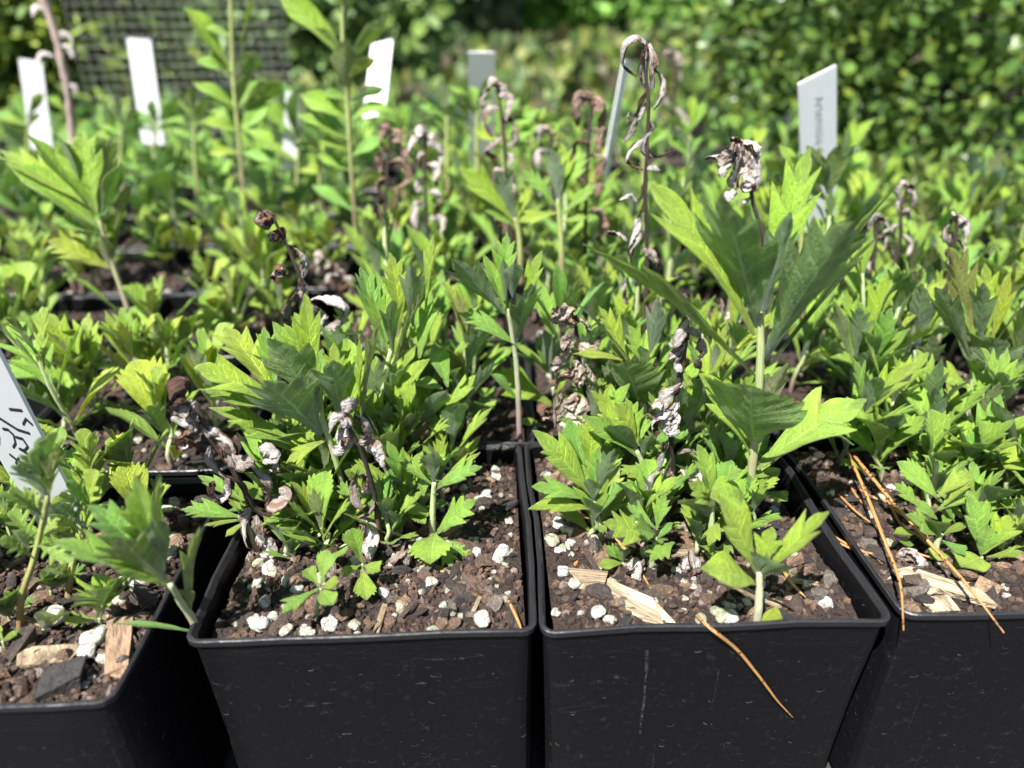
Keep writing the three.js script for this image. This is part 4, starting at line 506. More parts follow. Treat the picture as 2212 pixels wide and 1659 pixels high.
dried('withered stem topped by a dense clump of folded silver-grey leaves', 'v6', [[1180, 1300], [1165, 640], [1100, 390], [1060, 200], [1000, 60]], [
  [95, 0.8, 2.2, [985, 20], [930, 130], [905, 240]], [100, 0.8, 2, [1000, 30], [985, 160], [960, 300]], [95, 0.9, 2.2, [1010, 40], [1040, 160], [1000, 310]], [95, 1, 2, [1030, 30], [1110, 60], [1130, 130]], [90, 0.8, 2, [1060, 60], [1110, 180], [1105, 330]], [60, 0, 0, [1070, 280]], [34, 1.5, 2.4, [930, 110], [870, 115], [802, 128]], [80, 0.6, 2, [970, 0], [1020, 40], [1080, 60]], [60, 1, 2.2, [1000, 330], [960, 350], [940, 400]], [24, 1, 2, [1085, 360], [1060, 385], [1035, 405]], [70, 0.8, 2.4, [1060, 180], [1070, 280], [1040, 330]],
  [80, 1, 2, [1160, 1050], [1080, 1080], [1010, 1180]], [90, 1, 2, [1150, 1150], [1050, 1220], [980, 1330]], [70, 1, 2, [1000, 1080], [950, 1100], [930, 1200]], [50, 2, 2, [900, 1000], [890, 1080], [870, 1150]]], { z: -0.275, thick: 0.001, tint: [lin(0.52, 0.51, 0.5), lin(0.13, 0.075, 0.05)] });
dried('thin dark withered stem with small tight silver curls, above the left shoot', 'v0', [[700, 770], [665, 660], [645, 590], [620, 530], [600, 490], [590, 468]], [
  [15, 0, 1, [575, 475]], [13, 0, 1, [597, 510]], [14, 0, 1, [604, 585]], [11, 1.5, 2.2, [590, 468], [572, 460], [556, 475], [575, 490]], [13, 2, 2.4, [622, 530], [655, 560], [655, 600]], [16, 2, 2.2, [648, 600], [655, 630], [640, 655]], [18, 1.5, 2, [660, 620], [655, 655], [668, 680]], [14, 1.5, 2.2, [640, 632], [620, 660], [622, 690]],
  [24, 1, 1.8, [668, 655], [710, 650], [745, 668], [735, 700]], [24, 1, 1.8, [680, 670], [690, 700], [715, 712], [740, 690]], [18, 1, 2, [690, 715], [700, 680], [675, 660]], [10, 1, 2, [602, 580], [590, 600], [600, 612]]], { z: -0.262, thick: 0.0008, wide: 1.4 });
dried('dark withered stem with curled white leaves leaning out over the left pot rim', 'v14', [[1050, 1240, 0], [860, 1065, 2], [650, 935, 4], [560, 780, 6], [430, 560, 8], [330, 430, 9], [250, 240, 10], [185, 120, 10]], [
  [78, 0, 1.4, [75, 85, 10]], [45, 1.5, 2.2, [180, 100, 10], [150, 180], [90, 175]], [40, 2, 2, [175, 150, 10], [165, 240], [100, 280], [0, 240]], [70, 1.5, 2, [150, 270, 11], [190, 330], [210, 430]], [62, 0, 1.6, [130, 430, 12]], [48, 2, 2, [225, 190, 10], [240, 320], [350, 350], [420, 390]], [70, 1.2, 1.8, [250, 330, 10], [370, 370], [480, 430], [525, 530]], [80, 2, 1.9, [345, 450, 9], [420, 560], [520, 590], [655, 575]],
  [44, 2, 2.4, [300, 455, 10], [300, 570], [380, 660], [470, 720], [490, 800]], [68, 1, 1.6, [440, 690, 9], [440, 860], [370, 890], [300, 830], [340, 740]], [52, 2.2, 2.2, [520, 640, 6], [640, 660], [745, 740], [735, 850]], [76, 1.4, 1.8, [720, 800, 6], [760, 900], [860, 910], [905, 830], [840, 790]], [56, 2, 2, [600, 930, 5], [565, 1050], [600, 1200], [640, 1260]], [48, 1.6, 2, [620, 1280, 5], [600, 1400], [590, 1560]], [60, 2, 2, [650, 1000, 4], [690, 1120], [760, 1250], [800, 1340]], [84, 1.2, 1.6, [660, 1180, 4], [740, 1200], [780, 1290], [700, 1310]], [44, 1, 1.7, [880, 1070, 3], [885, 1150], [960, 1210], [1050, 1200], [1145, 1140]], [50, 1.6, 2, [760, 1350, 5], [830, 1390], [960, 1420]], [40, 2, 2, [690, 1290], [660, 1380], [620, 1450]], [60, 2.4, 2, [1130, 1180], [1130, 1280], [1080, 1360]], [60, 1, 1.8, [690, 480, 2], [760, 490], [800, 560], [720, 600]], [60, 1.4, 2, [800, 560, 2], [830, 620], [770, 690]]], { thick: 0.0011, wide: 1.5 });
dried('withered stem with banded white and brown curls left of the pot middle', 'v3', [[400, 1160, 0], [375, 1000, 2], [345, 760, 4], [240, 400, 7], [160, 240, 8], [110, 110, 9]], [
  [40, 1.5, 2.2, [105, 100, 9], [30, 140], [0, 260]], [50, 1, 1.6, [100, 80, 9], [150, 20], [195, 40]], [70, 0.5, 2.4, [75, 180, 10], [125, 175], [175, 180]], [52, 1.6, 2, [150, 260, 8], [130, 340], [60, 390], [10, 380]], [60, 1.6, 2, [180, 120, 8], [260, 190], [270, 300], [210, 340]], [80, 1, 1.4, [285, 310, 6], [370, 400], [410, 480], [460, 530]], [40, 1.4, 2.2, [210, 545, 5], [175, 650], [190, 780], [250, 860]], [38, 0.8, 1.4, [215, 920, 4], [300, 890], [350, 790]], [105, 2, 1.6, [230, 920, 4], [290, 1060], [300, 1180], [360, 1240]], [70, 1.4, 1.8, [150, 230, 8], [90, 290], [100, 370]],
  [80, 1.6, 1.8, [250, 600, 3], [260, 660], [310, 720]], [50, 1.4, 2, [460, 1080], [440, 1180], [500, 1280]], [60, 2, 2, [520, 1180], [600, 1190], [650, 1220]], [56, 2, 2, [560, 1250], [610, 1330], [540, 1420]], [40, 2, 2, [430, 1420], [400, 1500], [360, 1560]], [70, 2, 1.8, [640, 1440], [700, 1480], [690, 1540]]], { thick: 0.0009, wide: 1.5 });
dried('withered stem with a torn flat tan leaf on top and dark brown leaf below', 'v12', [[620, 1290], [580, 1110], [520, 880], [455, 560], [440, 430], [412, 210]], [
  [150, 0.4, 0.7, [270, 45, 2], [340, 120], [420, 200]], [70, 1, 1, [390, 150, 2], [460, 190], [520, 250]], [95, 1.4, 1.7, [440, 370, 2], [540, 390], [590, 290]], [105, 1, 1.5, [385, 330, 4], [320, 430], [240, 560]], [55, 1, 2, [365, 270, 3], [330, 340], [320, 400]], [95, 0.8, 1.5, [395, 480, 4], [420, 580], [450, 680]], [34, 1, 2, [440, 720, 3], [390, 620], [290, 610], [245, 740], [245, 880], [250, 1000]], [80, 1.6, 2, [280, 740, 4], [290, 850], [250, 960]], [170, 0.5, 0.9, [450, 760, 3], [380, 900], [400, 1080]], [100, 1, 1.4, [470, 980, 3], [420, 1060], [350, 1100]], [60, 0, 1, [170, 890, 3]], [36, 1, 2, [420, 740, 3], [360, 790], [300, 800]], [70, 1, 1.6, [480, 500, 0], [520, 620], [540, 700]], [50, 2, 2, [300, 640, 1], [350, 560], [400, 520]]], { thick: 0.001, wide: 1.12, tint: [lin(0.38, 0.34, 0.3), lin(0.12, 0.07, 0.05)] });
dried('withered stem hung with tightly twisted silvery leaves in the right front pot', 'v12', [[1190, 1700], [1170, 1400], [1155, 1120, 3], [1195, 760, 5], [1250, 440, 6], [1290, 110, 6]], [
  [70, 1.6, 2.4, [1290, 95, 7], [1245, 220], [1185, 360], [1140, 345]], [80, 2, 2.4, [1285, 270, 7], [1210, 400], [1140, 470]], [70, 1.6, 2.4, [1230, 400, 7], [1190, 490], [1230, 570]], [50, 1, 2.2, [1270, 250, 6], [1330, 250], [1370, 290]], [58, 0.6, 2.6, [1380, 270, 6], [1390, 340], [1400, 430]], [56, 0.6, 2.6, [1345, 380, 6], [1410, 400], [1360, 480], [1380, 545]], [92, 2, 2.4, [1240, 660, 6], [1120, 750], [1080, 880], [1030, 1000]], [100, 1.4, 2.2, [1195, 800, 6], [1130, 920], [1120, 1060]], [90, 1, 2.2, [1150, 860, 6], [1040, 960], [1040, 1070]], [60, 1.2, 2, [1090, 820, 6], [1040, 830], [1020, 860]], [80, 1, 2, [1180, 880, 6], [1180, 980], [1150, 1070]],
  [46, 1.6, 2, [1130, 1110, 4], [1080, 1220], [1060, 1320]], [40, 1.5, 2, [1060, 1320, 4], [990, 1400], [985, 1490], [1030, 1550]], [90, 1, 2, [1120, 1320, 5], [1130, 1400], [1160, 1480]], [28, 1, 2.4, [1200, 1200, 3], [1290, 1180], [1360, 1220]], [100, 1, 1.6, [1390, 1260, 3], [1400, 1370], [1280, 1390], [1220, 1340]], [52, 1.6, 2, [1340, 1800, 6], [1240, 1760], [1180, 1830], [1260, 1900]].map((e, i) => e), [50, 2, 2.2, [1420, 1780, 6], [1400, 1700], [1520, 1690]]], { thick: 0.0011, wide: 1.12 });
// curls lying about on the soil
for (const [v, x, y, label] of [['v5', 380, 880, 'brown shrivelled leaf standing beside perlite in the right front pot'], ['v5', 780, 1200, 'ash grey shrivelled leaf on the soil beside the black-dotted needle'], ['v5', 1150, 1180, 'pale shrivelled leaf behind the lone front seedling'], ['v9', 640, 1260, 'grey shrivelled curl on the soil between the pine needles'], ['v4', 1450, 620, 'grey shrivelled leaf at the foot of the banded stem'], ['v3', 560, 1260, 'dark shrivelled leaf litter in front of the small seedlings'], ['v7', 830, 480, 'grey shrivelled leaf on the bark behind the tallest stem'], ['v9', 1450, 1000, 'grey shrivelled curl at the right edge']]) {
  const b = atY(...seen(v, x, y), RIM - 0.006), t = thing('withered_leaf', label, 'dead leaf', null, b);
  for (let i = 0; i < 3; i++) { const a = rr(0, 6.28), l = rr(0.004, 0.009), q = [0, 0.4, 0.75, 1].map((k) => V3(Math.cos(a + k) * l * (k - 0.5), 0.001 + l * 0.55 * Math.sin(k * 3) * rr(0.5, 1.1), Math.sin(a + k) * l * (k - 0.4))); mesh('leaf', ribbon(q, rr(0.0035, 0.006), { twist: rr(-2, 2), roll: rr(1.4, 2.4), seed: drySeed++, out: pick(FELT).clone().multiplyScalar(rr(0.5, 0.95)) }), M.dry, t); }
}
// ---------------------------------------------------------------- pine needles
const needleMap = canvasTex(64, 512, (g, w, h) => { const r = rngOf(8); g.fillStyle = 'rgb(196,152,96)'; g.fillRect(0, 0, w, h); for (let i = 0; i < 260; i++) { const c = r(); g.fillStyle = c < 0.5 ? `rgba(225,190,135,${0.3 * r()})` : `rgba(130,82,42,${0.35 * r()})`; g.fillRect(r() * w, r() * h, rr(1, 6, r), rr(6, 60, r)); } for (let i = 0; i < 40; i++) { g.fillStyle = 'rgba(28,16,10,0.85)'; g.beginPath(); g.ellipse(r() * w, r() * h, 5, 3.2, 0, 0, 7); g.fill(); } });
const needleMat = [P({ color: lin(0.52, 0.48, 0.42), map: needleMap, roughness: 0.55 }), P({ color: lin(0.5, 0.4, 0.34), map: needleMap, roughness: 0.6 })];
function needle(label, pts, r = 0.0007, k = 0, group) { r *= 0.78; const c = pts[0].clone(), m = tagged('pine_needle', tube(pts.map((p) => p.clone().sub(c)), [r * 0.9, r, r, r * 0.8, r * 0.25], { seg: 6, n: 22 }), needleMat[k], label, 'needle', group); m.position.copy(c); return m; }
const wallZ = (y) => ZF - 0.0012 - (H2 - 0.0012 - slopeAt(y)) + 0.0011;
const onWall = (px, py) => { let p = atZ(px, py, ZF); for (let i = 0; i < 6; i++) p = atZ(px, py, wallZ(p.y)); return p; };
needle('tan pine needle stuck to the front wall of the right front pot', [atY(1505, 1330, RIM - 0.004), atZ(1533, 1356, ZF + 0.0014), onWall(1590, 1402), onWall(1640, 1462), onWall(1680, 1515), onWall(1712, 1549)]);
needle('left one of two long tan pine needles hanging over the right edge pot rim', [atY(1830, 975, RIM + 0.004), atY(1872, 1070, RIM + 0.003), atY(1915, 1180, RIM + 0.001), atY(1944, 1260, RIM + 0.0012), atZ(1952, 1362, ZF + 0.004)], 0.0008);
needle('right one of two long tan pine needles, doubled, crossing the right edge pot', [atY(1845, 985, RIM + 0.003), atY(1920, 1075, RIM + 0.003), atY(2010, 1175, RIM + 0.002), atY(2090, 1265, RIM + 0.002), atZ(2169, 1367, ZF + 0.005)], 0.0009);
needle('black-dotted tan pine needle lying on the soil of the right front pot', [...[[1255, 1110], [1330, 1165], [1372, 1215], [1406, 1272]].map(([x, y]) => atY(x, y, RIM - 0.004))], 0.0008);
needle('short dark dotted needle piece leaning on perlite in the right front pot', [[1265, 1185], [1245, 1215], [1220, 1262]].map(([x, y]) => atY(x, y, RIM - 0.0045)), 0.0008, 1);
needle('short orange needle beside the seam at the front of the left front pot', [[1098, 1298], [1112, 1325], [1130, 1368]].map(([x, y]) => atY(x, y, RIM - 0.005)), 0.0007);
needle('tan needle between lone seedling and pot corner', [[1692, 1232], [1710, 1260], [1740, 1290]].map(([x, y]) => atY(x, y, RIM - 0.0055)), 0.0008);
for (let i = 0; i < 12; i++) { const x = rr(1830, 2050), y = rr(1060, 1230), a = rr(0.2, 1.1), l = rr(50, 120); needle('brown pine needle lying on the soil of the right edge pot', [0, 0.5, 1].map((k) => atY(x + Math.cos(a) * l * (k - 0.5), y + Math.sin(a) * l * (k - 0.5) + 6 * Math.sin(k * 3), RIM - 0.004)), 0.0006, 1, 'pine needles on the soil'); }
// ---------------------------------------------------------------- the other pots and their plants
const POOL = {};
function pool(type, lo) { // a few blades of each kind, unit length, shared by all plants
  const k = type + lo; if (POOL[k]) return POOL[k];
  POOL[k] = []; for (let i = 0; i < 5; i++) POOL[k].push(leafGeo({ type, W: { lobed: 0.19, three: 0.16, toothed: 0.26, lance: 0.13, notch: 0.15, round: 0.36, finger: 0.22 }[type] * (0.85 + 0.1 * i), fold: 0.2 + 0.08 * i, arch: 0.15 + 0.16 * i, seed: 900 + i + type.length * 31, sub: lo ? 1 : 2, nv: lo ? 1 : 2, thick: 0.012, tipBrown: 0.3 }));
  return POOL[k];
}
const STEMS = [0, 1, 2, 3].map((i) => tube([V3(0, -0.06, 0), V3(0.03 * (i - 1.5), 0.35, 0.02 * i), V3(-0.02 * (i - 2), 0.7, -0.02 * i), V3(0, 1, 0)], [0.028, 0.024, 0.016], { seg: 6, n: 8, col: stemCol(PURPLE, PALE) }));
function leafyShoot(parent, at, h, o, r) {
  const { n = 9, L = 0.024, types = ['lobed', 'lobed', 'three', 'notch'], lo = true, lean = 0.16, tones = [0, 1, 2, 3], open = 0.82 } = o;
  const g = new THREE.Group(); g.name = 'shoot'; g.position.copy(at); g.rotation.set(rr(-lean, lean, r), r() * 6.28, rr(-lean, lean, r)); parent.add(g);
  const s = mesh('stem', pick(STEMS, r), M.stem, g); s.scale.set(Math.max(0.05, h) * 0.75, h, Math.max(0.05, h) * 0.75);
  for (let k = 0; k < n; k++) {
    const t = (k + 0.6 * r()) / n, az = k * 2.4 + rr(-0.4, 0.4, r), pol = lerp(1.35, 0.22, Math.pow(t, 0.85)) * open + rr(-0.15, 0.15, r), l = L * (0.55 + 0.62 * Math.sin(Math.PI * (0.15 + 0.72 * t))) * rr(0.8, 1.2, r), y = h * (0.12 + 0.86 * Math.pow(t, 0.8));
    const geo = pick(pool(pick(types, r), lo), r), B = V3(0, y, 0), T = V3(Math.cos(az) * Math.sin(pol) * l, y + Math.cos(pol) * l, Math.sin(az) * Math.sin(pol) * l);
    const m = mesh('leaf', geo, M.leaf[pick(tones, r)], g); m.applyMatrix4(leafMatrix(geo.userData.tip, B, T, rr(-0.25, 0.25, r)));
  }
  return g;
}
// low filling of the front pots: small shoots between the ones above
const HIDE = [];
function fillPot(p, list, label, group) {
  for (const [x, z, h, n, L] of list) { const r = rngOf(Math.floor((x + 3) * 1e5 + z * 1e4)); const t = thing('mugwort_seedling', label, 'plant', group, V3(p.position.x + x, RIM - 0.0075, p.position.z + z)); leafyShoot(t, V3(), h, { n, L: L * 1.1, lo: false, open: h > 0.02 ? 0.7 : 0.85, types: h > 0.02 ? ['lobed', 'three', 'notch', 'lobed'] : ['toothed', 'lobed', 'three', 'notch'] }, r); t.children[0].name = 'shoot'; }
}
fillPot(potA, [[-0.03, -0.035, 0.022, 9, 0.02], [-0.012, -0.03, 0.026, 9, 0.021], [0.004, -0.022, 0.022, 9, 0.018], [-0.02, -0.012, 0.02, 9, 0.019], [0.012, -0.036, 0.028, 9, 0.02], [-0.036, -0.018, 0.018, 8, 0.019], [-0.005, -0.005, 0.012, 7, 0.014], [0.022, -0.028, 0.02, 8, 0.018], [-0.028, 0.0, 0.012, 7, 0.014], [-0.04, -0.04, 0.024, 8, 0.02], [-0.012, 0.006, 0.008, 6, 0.012], [-0.034, -0.028, 0.02, 9, 0.019], [-0.024, -0.022, 0.018, 9, 0.018], [-0.036, -0.006, 0.014, 8, 0.016], [-0.022, 0.004, 0.012, 8, 0.015], [-0.014, -0.014, 0.016, 9, 0.017], [0.006, -0.012, 0.016, 8, 0.016], [-0.002, -0.026, 0.022, 9, 0.02], [0.004, 0.002, 0.01, 7, 0.013], [-0.03, 0.01, 0.008, 7, 0.012], [-0.018, -0.04, 0.03, 9, 0.022], [0.002, -0.04, 0.034, 9, 0.022], [0.018, -0.018, 0.016, 7, 0.015], [-0.018, 0.01, 0.014, 9, 0.017], [0.002, 0.006, 0.013, 8, 0.016], [-0.03, -0.012, 0.02, 9, 0.019], [0.01, -0.006, 0.014, 8, 0.016], [-0.042, -0.014, 0.02, 9, 0.02], [-0.008, -0.034, 0.034, 10, 0.024], [-0.026, -0.042, 0.034, 10, 0.024]], 'small crowded mugwort shoot between the larger ones of the left front pot', 'small shoots in the left front pot');
fillPot(potB, [[-0.012, -0.034, 0.03, 9, 0.022], [0.008, -0.036, 0.028, 9, 0.022], [0.03, -0.038, 0.026, 9, 0.02], [-0.026, -0.038, 0.026, 9, 0.02], [0.02, -0.02, 0.022, 9, 0.018], [0.0, -0.014, 0.02, 9, 0.017], [-0.008, 0.002, 0.012, 7, 0.015], [0.018, -0.002, 0.014, 8, 0.016], [0.032, -0.016, 0.016, 8, 0.016], [0.008, 0.008, 0.008, 6, 0.013], [-0.018, -0.016, 0.018, 8, 0.018], [0.002, -0.026, 0.026, 9, 0.02], [0.014, -0.03, 0.028, 9, 0.021], [-0.02, -0.028, 0.024, 9, 0.02], [0.01, -0.008, 0.014, 8, 0.015], [-0.002, -0.004, 0.012, 8, 0.014], [0.024, 0.004, 0.012, 8, 0.014], [0.026, -0.028, 0.022, 9, 0.018], [0.036, -0.03, 0.02, 8, 0.018], [-0.03, 0.004, 0.012, 8, 0.016], [-0.014, 0.008, 0.012, 8, 0.016], [0.004, 0.012, 0.01, 8, 0.014], [0.016, 0.008, 0.012, 8, 0.015], [-0.03, -0.012, 0.02, 9, 0.018], [0.02, -0.012, 0.018, 9, 0.017], [-0.008, -0.042, 0.036, 10, 0.024], [0.018, -0.042, 0.036, 10, 0.024]], 'small crowded mugwort shoot between the larger ones of the right front pot', 'small shoots in the right front pot');
fillPot(potG, [[-0.03, -0.036, 0.028, 9, 0.023], [-0.012, -0.038, 0.03, 9, 0.022], [0.006, -0.036, 0.026, 9, 0.022], [0.022, -0.034, 0.03, 9, 0.022], [0.01, -0.016, 0.02, 9, 0.02], [0.03, -0.012, 0.02, 9, 0.02], [-0.008, -0.014, 0.016, 8, 0.018], [-0.002, 0.004, 0.01, 8, 0.015], [0.02, 0.004, 0.014, 8, 0.017], [0.036, 0.014, 0.012, 7, 0.016], [-0.02, -0.022, 0.02, 9, 0.02], [0.0, -0.024, 0.024, 9, 0.02], [0.016, -0.026, 0.024, 9, 0.02], [-0.012, -0.004, 0.012, 8, 0.016], [0.01, 0.012, 0.008, 7, 0.013], [0.026, 0.02, 0.01, 7, 0.014], [-0.004, 0.014, 0.007, 6, 0.011], [0.016, -0.006, 0.016, 9, 0.018], [0.03, 0.006, 0.014, 9, 0.018], [0.038, -0.004, 0.018, 9, 0.019], [0.004, -0.012, 0.016, 9, 0.017], [0.012, 0.02, 0.009, 7, 0.013], [0.03, 0.026, 0.01, 7, 0.014], [0.0, 0.02, 0.008, 7, 0.012]], 'small crowded mugwort shoot between the larger ones of the right edge pot', 'small shoots in the right edge pot');
for (const [x, z, h, n, L] of [[-0.04, -0.03, 0.03, 9, 0.022], [-0.026, -0.022, 0.026, 9, 0.02], [-0.012, -0.034, 0.026, 9, 0.02], [0.006, -0.03, 0.022, 8, 0.02], [0.022, -0.036, 0.022, 8, 0.02], [-0.036, -0.006, 0.024, 8, 0.019], [-0.022, 0.0, 0.018, 8, 0.018], [-0.01, -0.014, 0.018, 8, 0.018], [-0.04, 0.014, 0.02, 8, 0.017], [0.012, -0.012, 0.012, 7, 0.015], [0.03, -0.02, 0.014, 7, 0.016]]) {
  const t = thing('lobed_leaf_seedling', 'leafy lobed plant crowding the back of the nearest pot, lower left', 'plant', 'lobed plants in the nearest pot', V3(potC.position.x + x, RIM - 0.0075, potC.position.z + z)); leafyShoot(t, V3(), h, { n, L, lo: false, types: ['finger', 'finger', 'toothed'], tones: [0, 1, 4, 2] }, rngOf(Math.floor((x + 2) * 1e5 + z * 3e4)));
}
// rows behind
const inView = (p, m = 160) => { const [x, y, d] = toPx(p); return d > 0 && x > -m && x < 2212 + m && y > -m && y < 1659 + m; };
const CLUMP = 'mugwort_plant';
const ORD = ['first', 'second', 'third', 'fourth', 'fifth', 'sixth', 'seventh', 'eighth', 'ninth', 'tenth', 'eleventh'];
function backPot(x, z, row, o, col) {
  if (!inView(V3(x, RIM, z), 120)) return;
  const where = ', ' + ORD[row] + ' row, ' + ORD[col] + ' pot ' + o.from;
  const seed = Math.floor(x * 997 + 500) * 131 + row * 17, r = rngOf(seed), near = row <= 1, p = pot(x + rr(-0.002, 0.002, r), z + rr(-0.002, 0.002, r), o.potLabel + where, o.potGroup, Math.floor(r() * 6), rr(-0.02, 0.02, r));
  potMix(p, rr(0.007, 0.012, r), { chips: near ? 110 : row <= 3 ? 50 : 0, beads: near ? 40 : row <= 3 ? 16 : 0, splinters: near ? 14 : 0, crumbs: row <= 3 ? 350 : 150, seed: seed % 971, label: o.mixLabel + where, group: o.potGroup + ', their soil' });
  const t = thing(o.name ?? CLUMP, o.label + where, 'plant', o.group, V3(p.position.x, RIM - 0.009, p.position.z));
  const n = Math.round(rr(o.n[0], o.n[1], r));
  for (let i = 0; i < n; i++) leafyShoot(t, V3(rr(-0.038, 0.038, r), 0, rr(-0.038, 0.038, r)), rr(o.h[0], o.h[1], r) * (r() < 0.22 ? rr(1.3, 1.9, r) : 1), { n: Math.round(rr(o.k[0], o.k[1], r)), L: rr(o.L[0], o.L[1], r), lo: row > 1, types: o.types, tones: o.tones }, r);
}
const PITCHX = 0.101;
for (let row = 1; row <= 6; row++) for (let c = 0; c <= 9; c++) {
  const x = XA + H2 + c * PITCHX + (row % 2) * 0.004, z = ZF - H2 - row * PITCHX;
  if (z < -0.72 && x > 0.16) continue;
  backPot(x, z, row, { n: row < 4 ? [11, 14] : [7, 10], h: row < 3 ? [0.02, 0.048] : x > 0.12 && row > 3 ? [0.006, 0.02] : [0.022, 0.045], k: [8, 11], L: row < 3 ? [0.02, 0.03] : x > 0.12 && row > 3 ? [0.018, 0.027] : [0.025, 0.036], types: ['lobed', 'lobed', 'three', 'notch', 'lance'], tones: [0, 1, 2, 3, 4, 5],
    from: 'from the left pots', potLabel: 'black pot under mugwort', potGroup: row < 3 ? 'pots behind the front pots' : 'far pots of mugwort', mixLabel: 'bark mix under mugwort', label: row < 3 ? 'light green mugwort clump' : 'blurred mugwort clump', group: row < 3 ? 'mugwort just behind the front pots' : 'far mugwort clumps' }, c);
}
for (let row = 0; row <= 9; row++) for (let c = 0; c <= 8; c++) {
  const x = cR - H2 - c * 0.103 - 0.004 * (row % 3), z = cF - H2 - 0.003 - row * 0.1035;
  if ((row === 0 && c === 0) || z > -0.12) continue;
  backPot(x, z, row, { n: row < 4 ? [8, 11] : [5, 8], h: row < 4 ? [0.01, 0.036] : [0.012, 0.042], k: [7, 10], L: row < 4 ? [0.019, 0.029] : [0.024, 0.036], types: row < 5 ? ['finger', 'toothed', 'lobed', 'lobed'] : ['lance', 'lobed', 'notch'], tones: row < 4 ? [0, 4, 4, 2, 1] : [0, 2, 3, 2, 5, 5],
    from: 'leftwards', potLabel: 'black pot of the left block', potGroup: 'pots of the left block', mixLabel: 'bark mix of the left block', label: row < 4 ? 'low yellow-green plant, left block' : 'blurred leafy plant, left block', group: row < 4 ? 'sparse plants of the left block' : 'far plants of the left block', name: 'young_plant' }, c);
}
for (let row = 7; row <= 10; row++) for (let c = 0; c <= 5; c++) {
  const x = XA + H2 - 0.14 + c * 0.104, z = ZF - H2 - row * PITCHX;
  backPot(x, z, row, { n: [3, 5], h: [0.012, 0.04], k: [6, 9], L: [0.022, 0.036], types: ['lance', 'lobed', 'notch'], tones: [2, 3, 5, 5], from: 'from the left', potLabel: 'black pot among rearmost middle pots', potGroup: 'rearmost pots', mixLabel: 'bark mix of rearmost middle pots', label: 'blurred tall plant, rearmost middle', group: 'rearmost plants', name: 'leafy_plant' }, c);
}
// ---------------------------------------------------------------- plants, tags and shrubs behind
shoot(SH, 'tall blurred shoot with glowing yellow-green lobed leaves at the left', 'v11', [[950, 1610], [860, 1320], [800, 1150], [740, 960], [690, 790]], [
  [670, 740, 560, 165, -4, 0.36, 'lobed', 0.1, 0.2, 4], [645, 730, 182, 190, 2, 0.17, 'notch', 0.3, 0.2, 0], [685, 840, 30, 385, 6, 0.22, 'lance', 0.2, 0.2, 2], [600, 640, 345, 112, 2, 0.09, 'lance', 0.5, 0.1, 2], [690, 740, 780, 215, -2, 0.18, 'lobed', -0.2, 0.2, 1], [705, 740, 835, 390, 5, 0.2, 'lance', -0.2, 0.1, 2], [770, 1120, 328, 930, 9, 0.38, 'lobed', 0.1, 0.2, 4], [800, 1190, 690, 880, 5, 0.14, 'lance', 0, 0.2, 1],
  [890, 1490, 445, 1150, 4, 0.09, 'lance', 0.2, 0.3, 3], [640, 700, 0, 300, -4, 0.2, 'lobed', 0.1, 0.2, 4], [690, 760, 640, 190, -8, 0.2, 'lobed', 0, 0.2, 1], [690, 880, 360, 790, 6, 0.17, 'notch', 0.1, 0.2, 0], [790, 850, 905, 540, -4, 0.13, 'lance', 0, 0.2, 1]], { thick: 0.0014, base: [0.26, 0.2, 0.2], top: [0.28, 0.28, 0.14], y: RIM - 0.004 });
const tall = (label, stem, leaves, z) => shoot('tall_leafy_shoot', label, 'v0', stem, leaves, { z, thick: 0.0015, base: [0.16, 0.12, 0.07], top: [0.26, 0.3, 0.1] });
const extra = (x0, y0, x1, y1, n, sd) => { const r = rngOf(sd); return Array.from({ length: n }, (_, i) => { const t = (i + r()) / n, x = lerp(x0, x1, t), y = lerp(y0, y1, t), s = i % 2 ? 1 : -1, l = rr(60, 110, r); return [x, y, x + s * l * rr(0.6, 1, r), y - l * rr(0.1, 0.8, r), rr(-6, 8, r), rr(0.15, 0.22, r), 'lance', 0, 0.4, pick([0, 1, 2, 3], r)]; }); };
tall('tall blurred shoot with broad green leaves rising out of the picture, left of middle', [[770, 520], [757, 330], [752, 250], [742, 120], [738, -60]], [
  [752, 225, 746, 80, 4, 0.22, 'lance', 0, 0.1, 1], [745, 130, 600, -20, 3, 0.2, 'lance', 0.2, 0.3, 2], [742, 60, 752, -60, 2, 0.18, 'lance', 0, 0.2, 1], [752, 260, 648, 205, 2, 0.25, 'lance', 0, 0.5, 2], [756, 305, 640, 248, 6, 0.16, 'lance', 0.2, 0.5, 3], [745, 140, 840, 40, -3, 0.16, 'lance', -0.2, 0.3, 0], [750, 220, 830, 190, 3, 0.16, 'lance', -0.2, 0.3, 2], [740, 20, 660, -80, 0, 0.2, 'lance', 0, 0.3, 2], [755, 330, 690, 300, 6, 0.2, 'lance', 0, 0.4, 0], [757, 340, 830, 300, 3, 0.2, 'lance', 0, 0.4, 2], [740, 40, 800, -60, 0, 0.16, 'lance', 0, 0.3, 3], ...extra(765, 480, 748, 120, 9, 61)], -0.47);
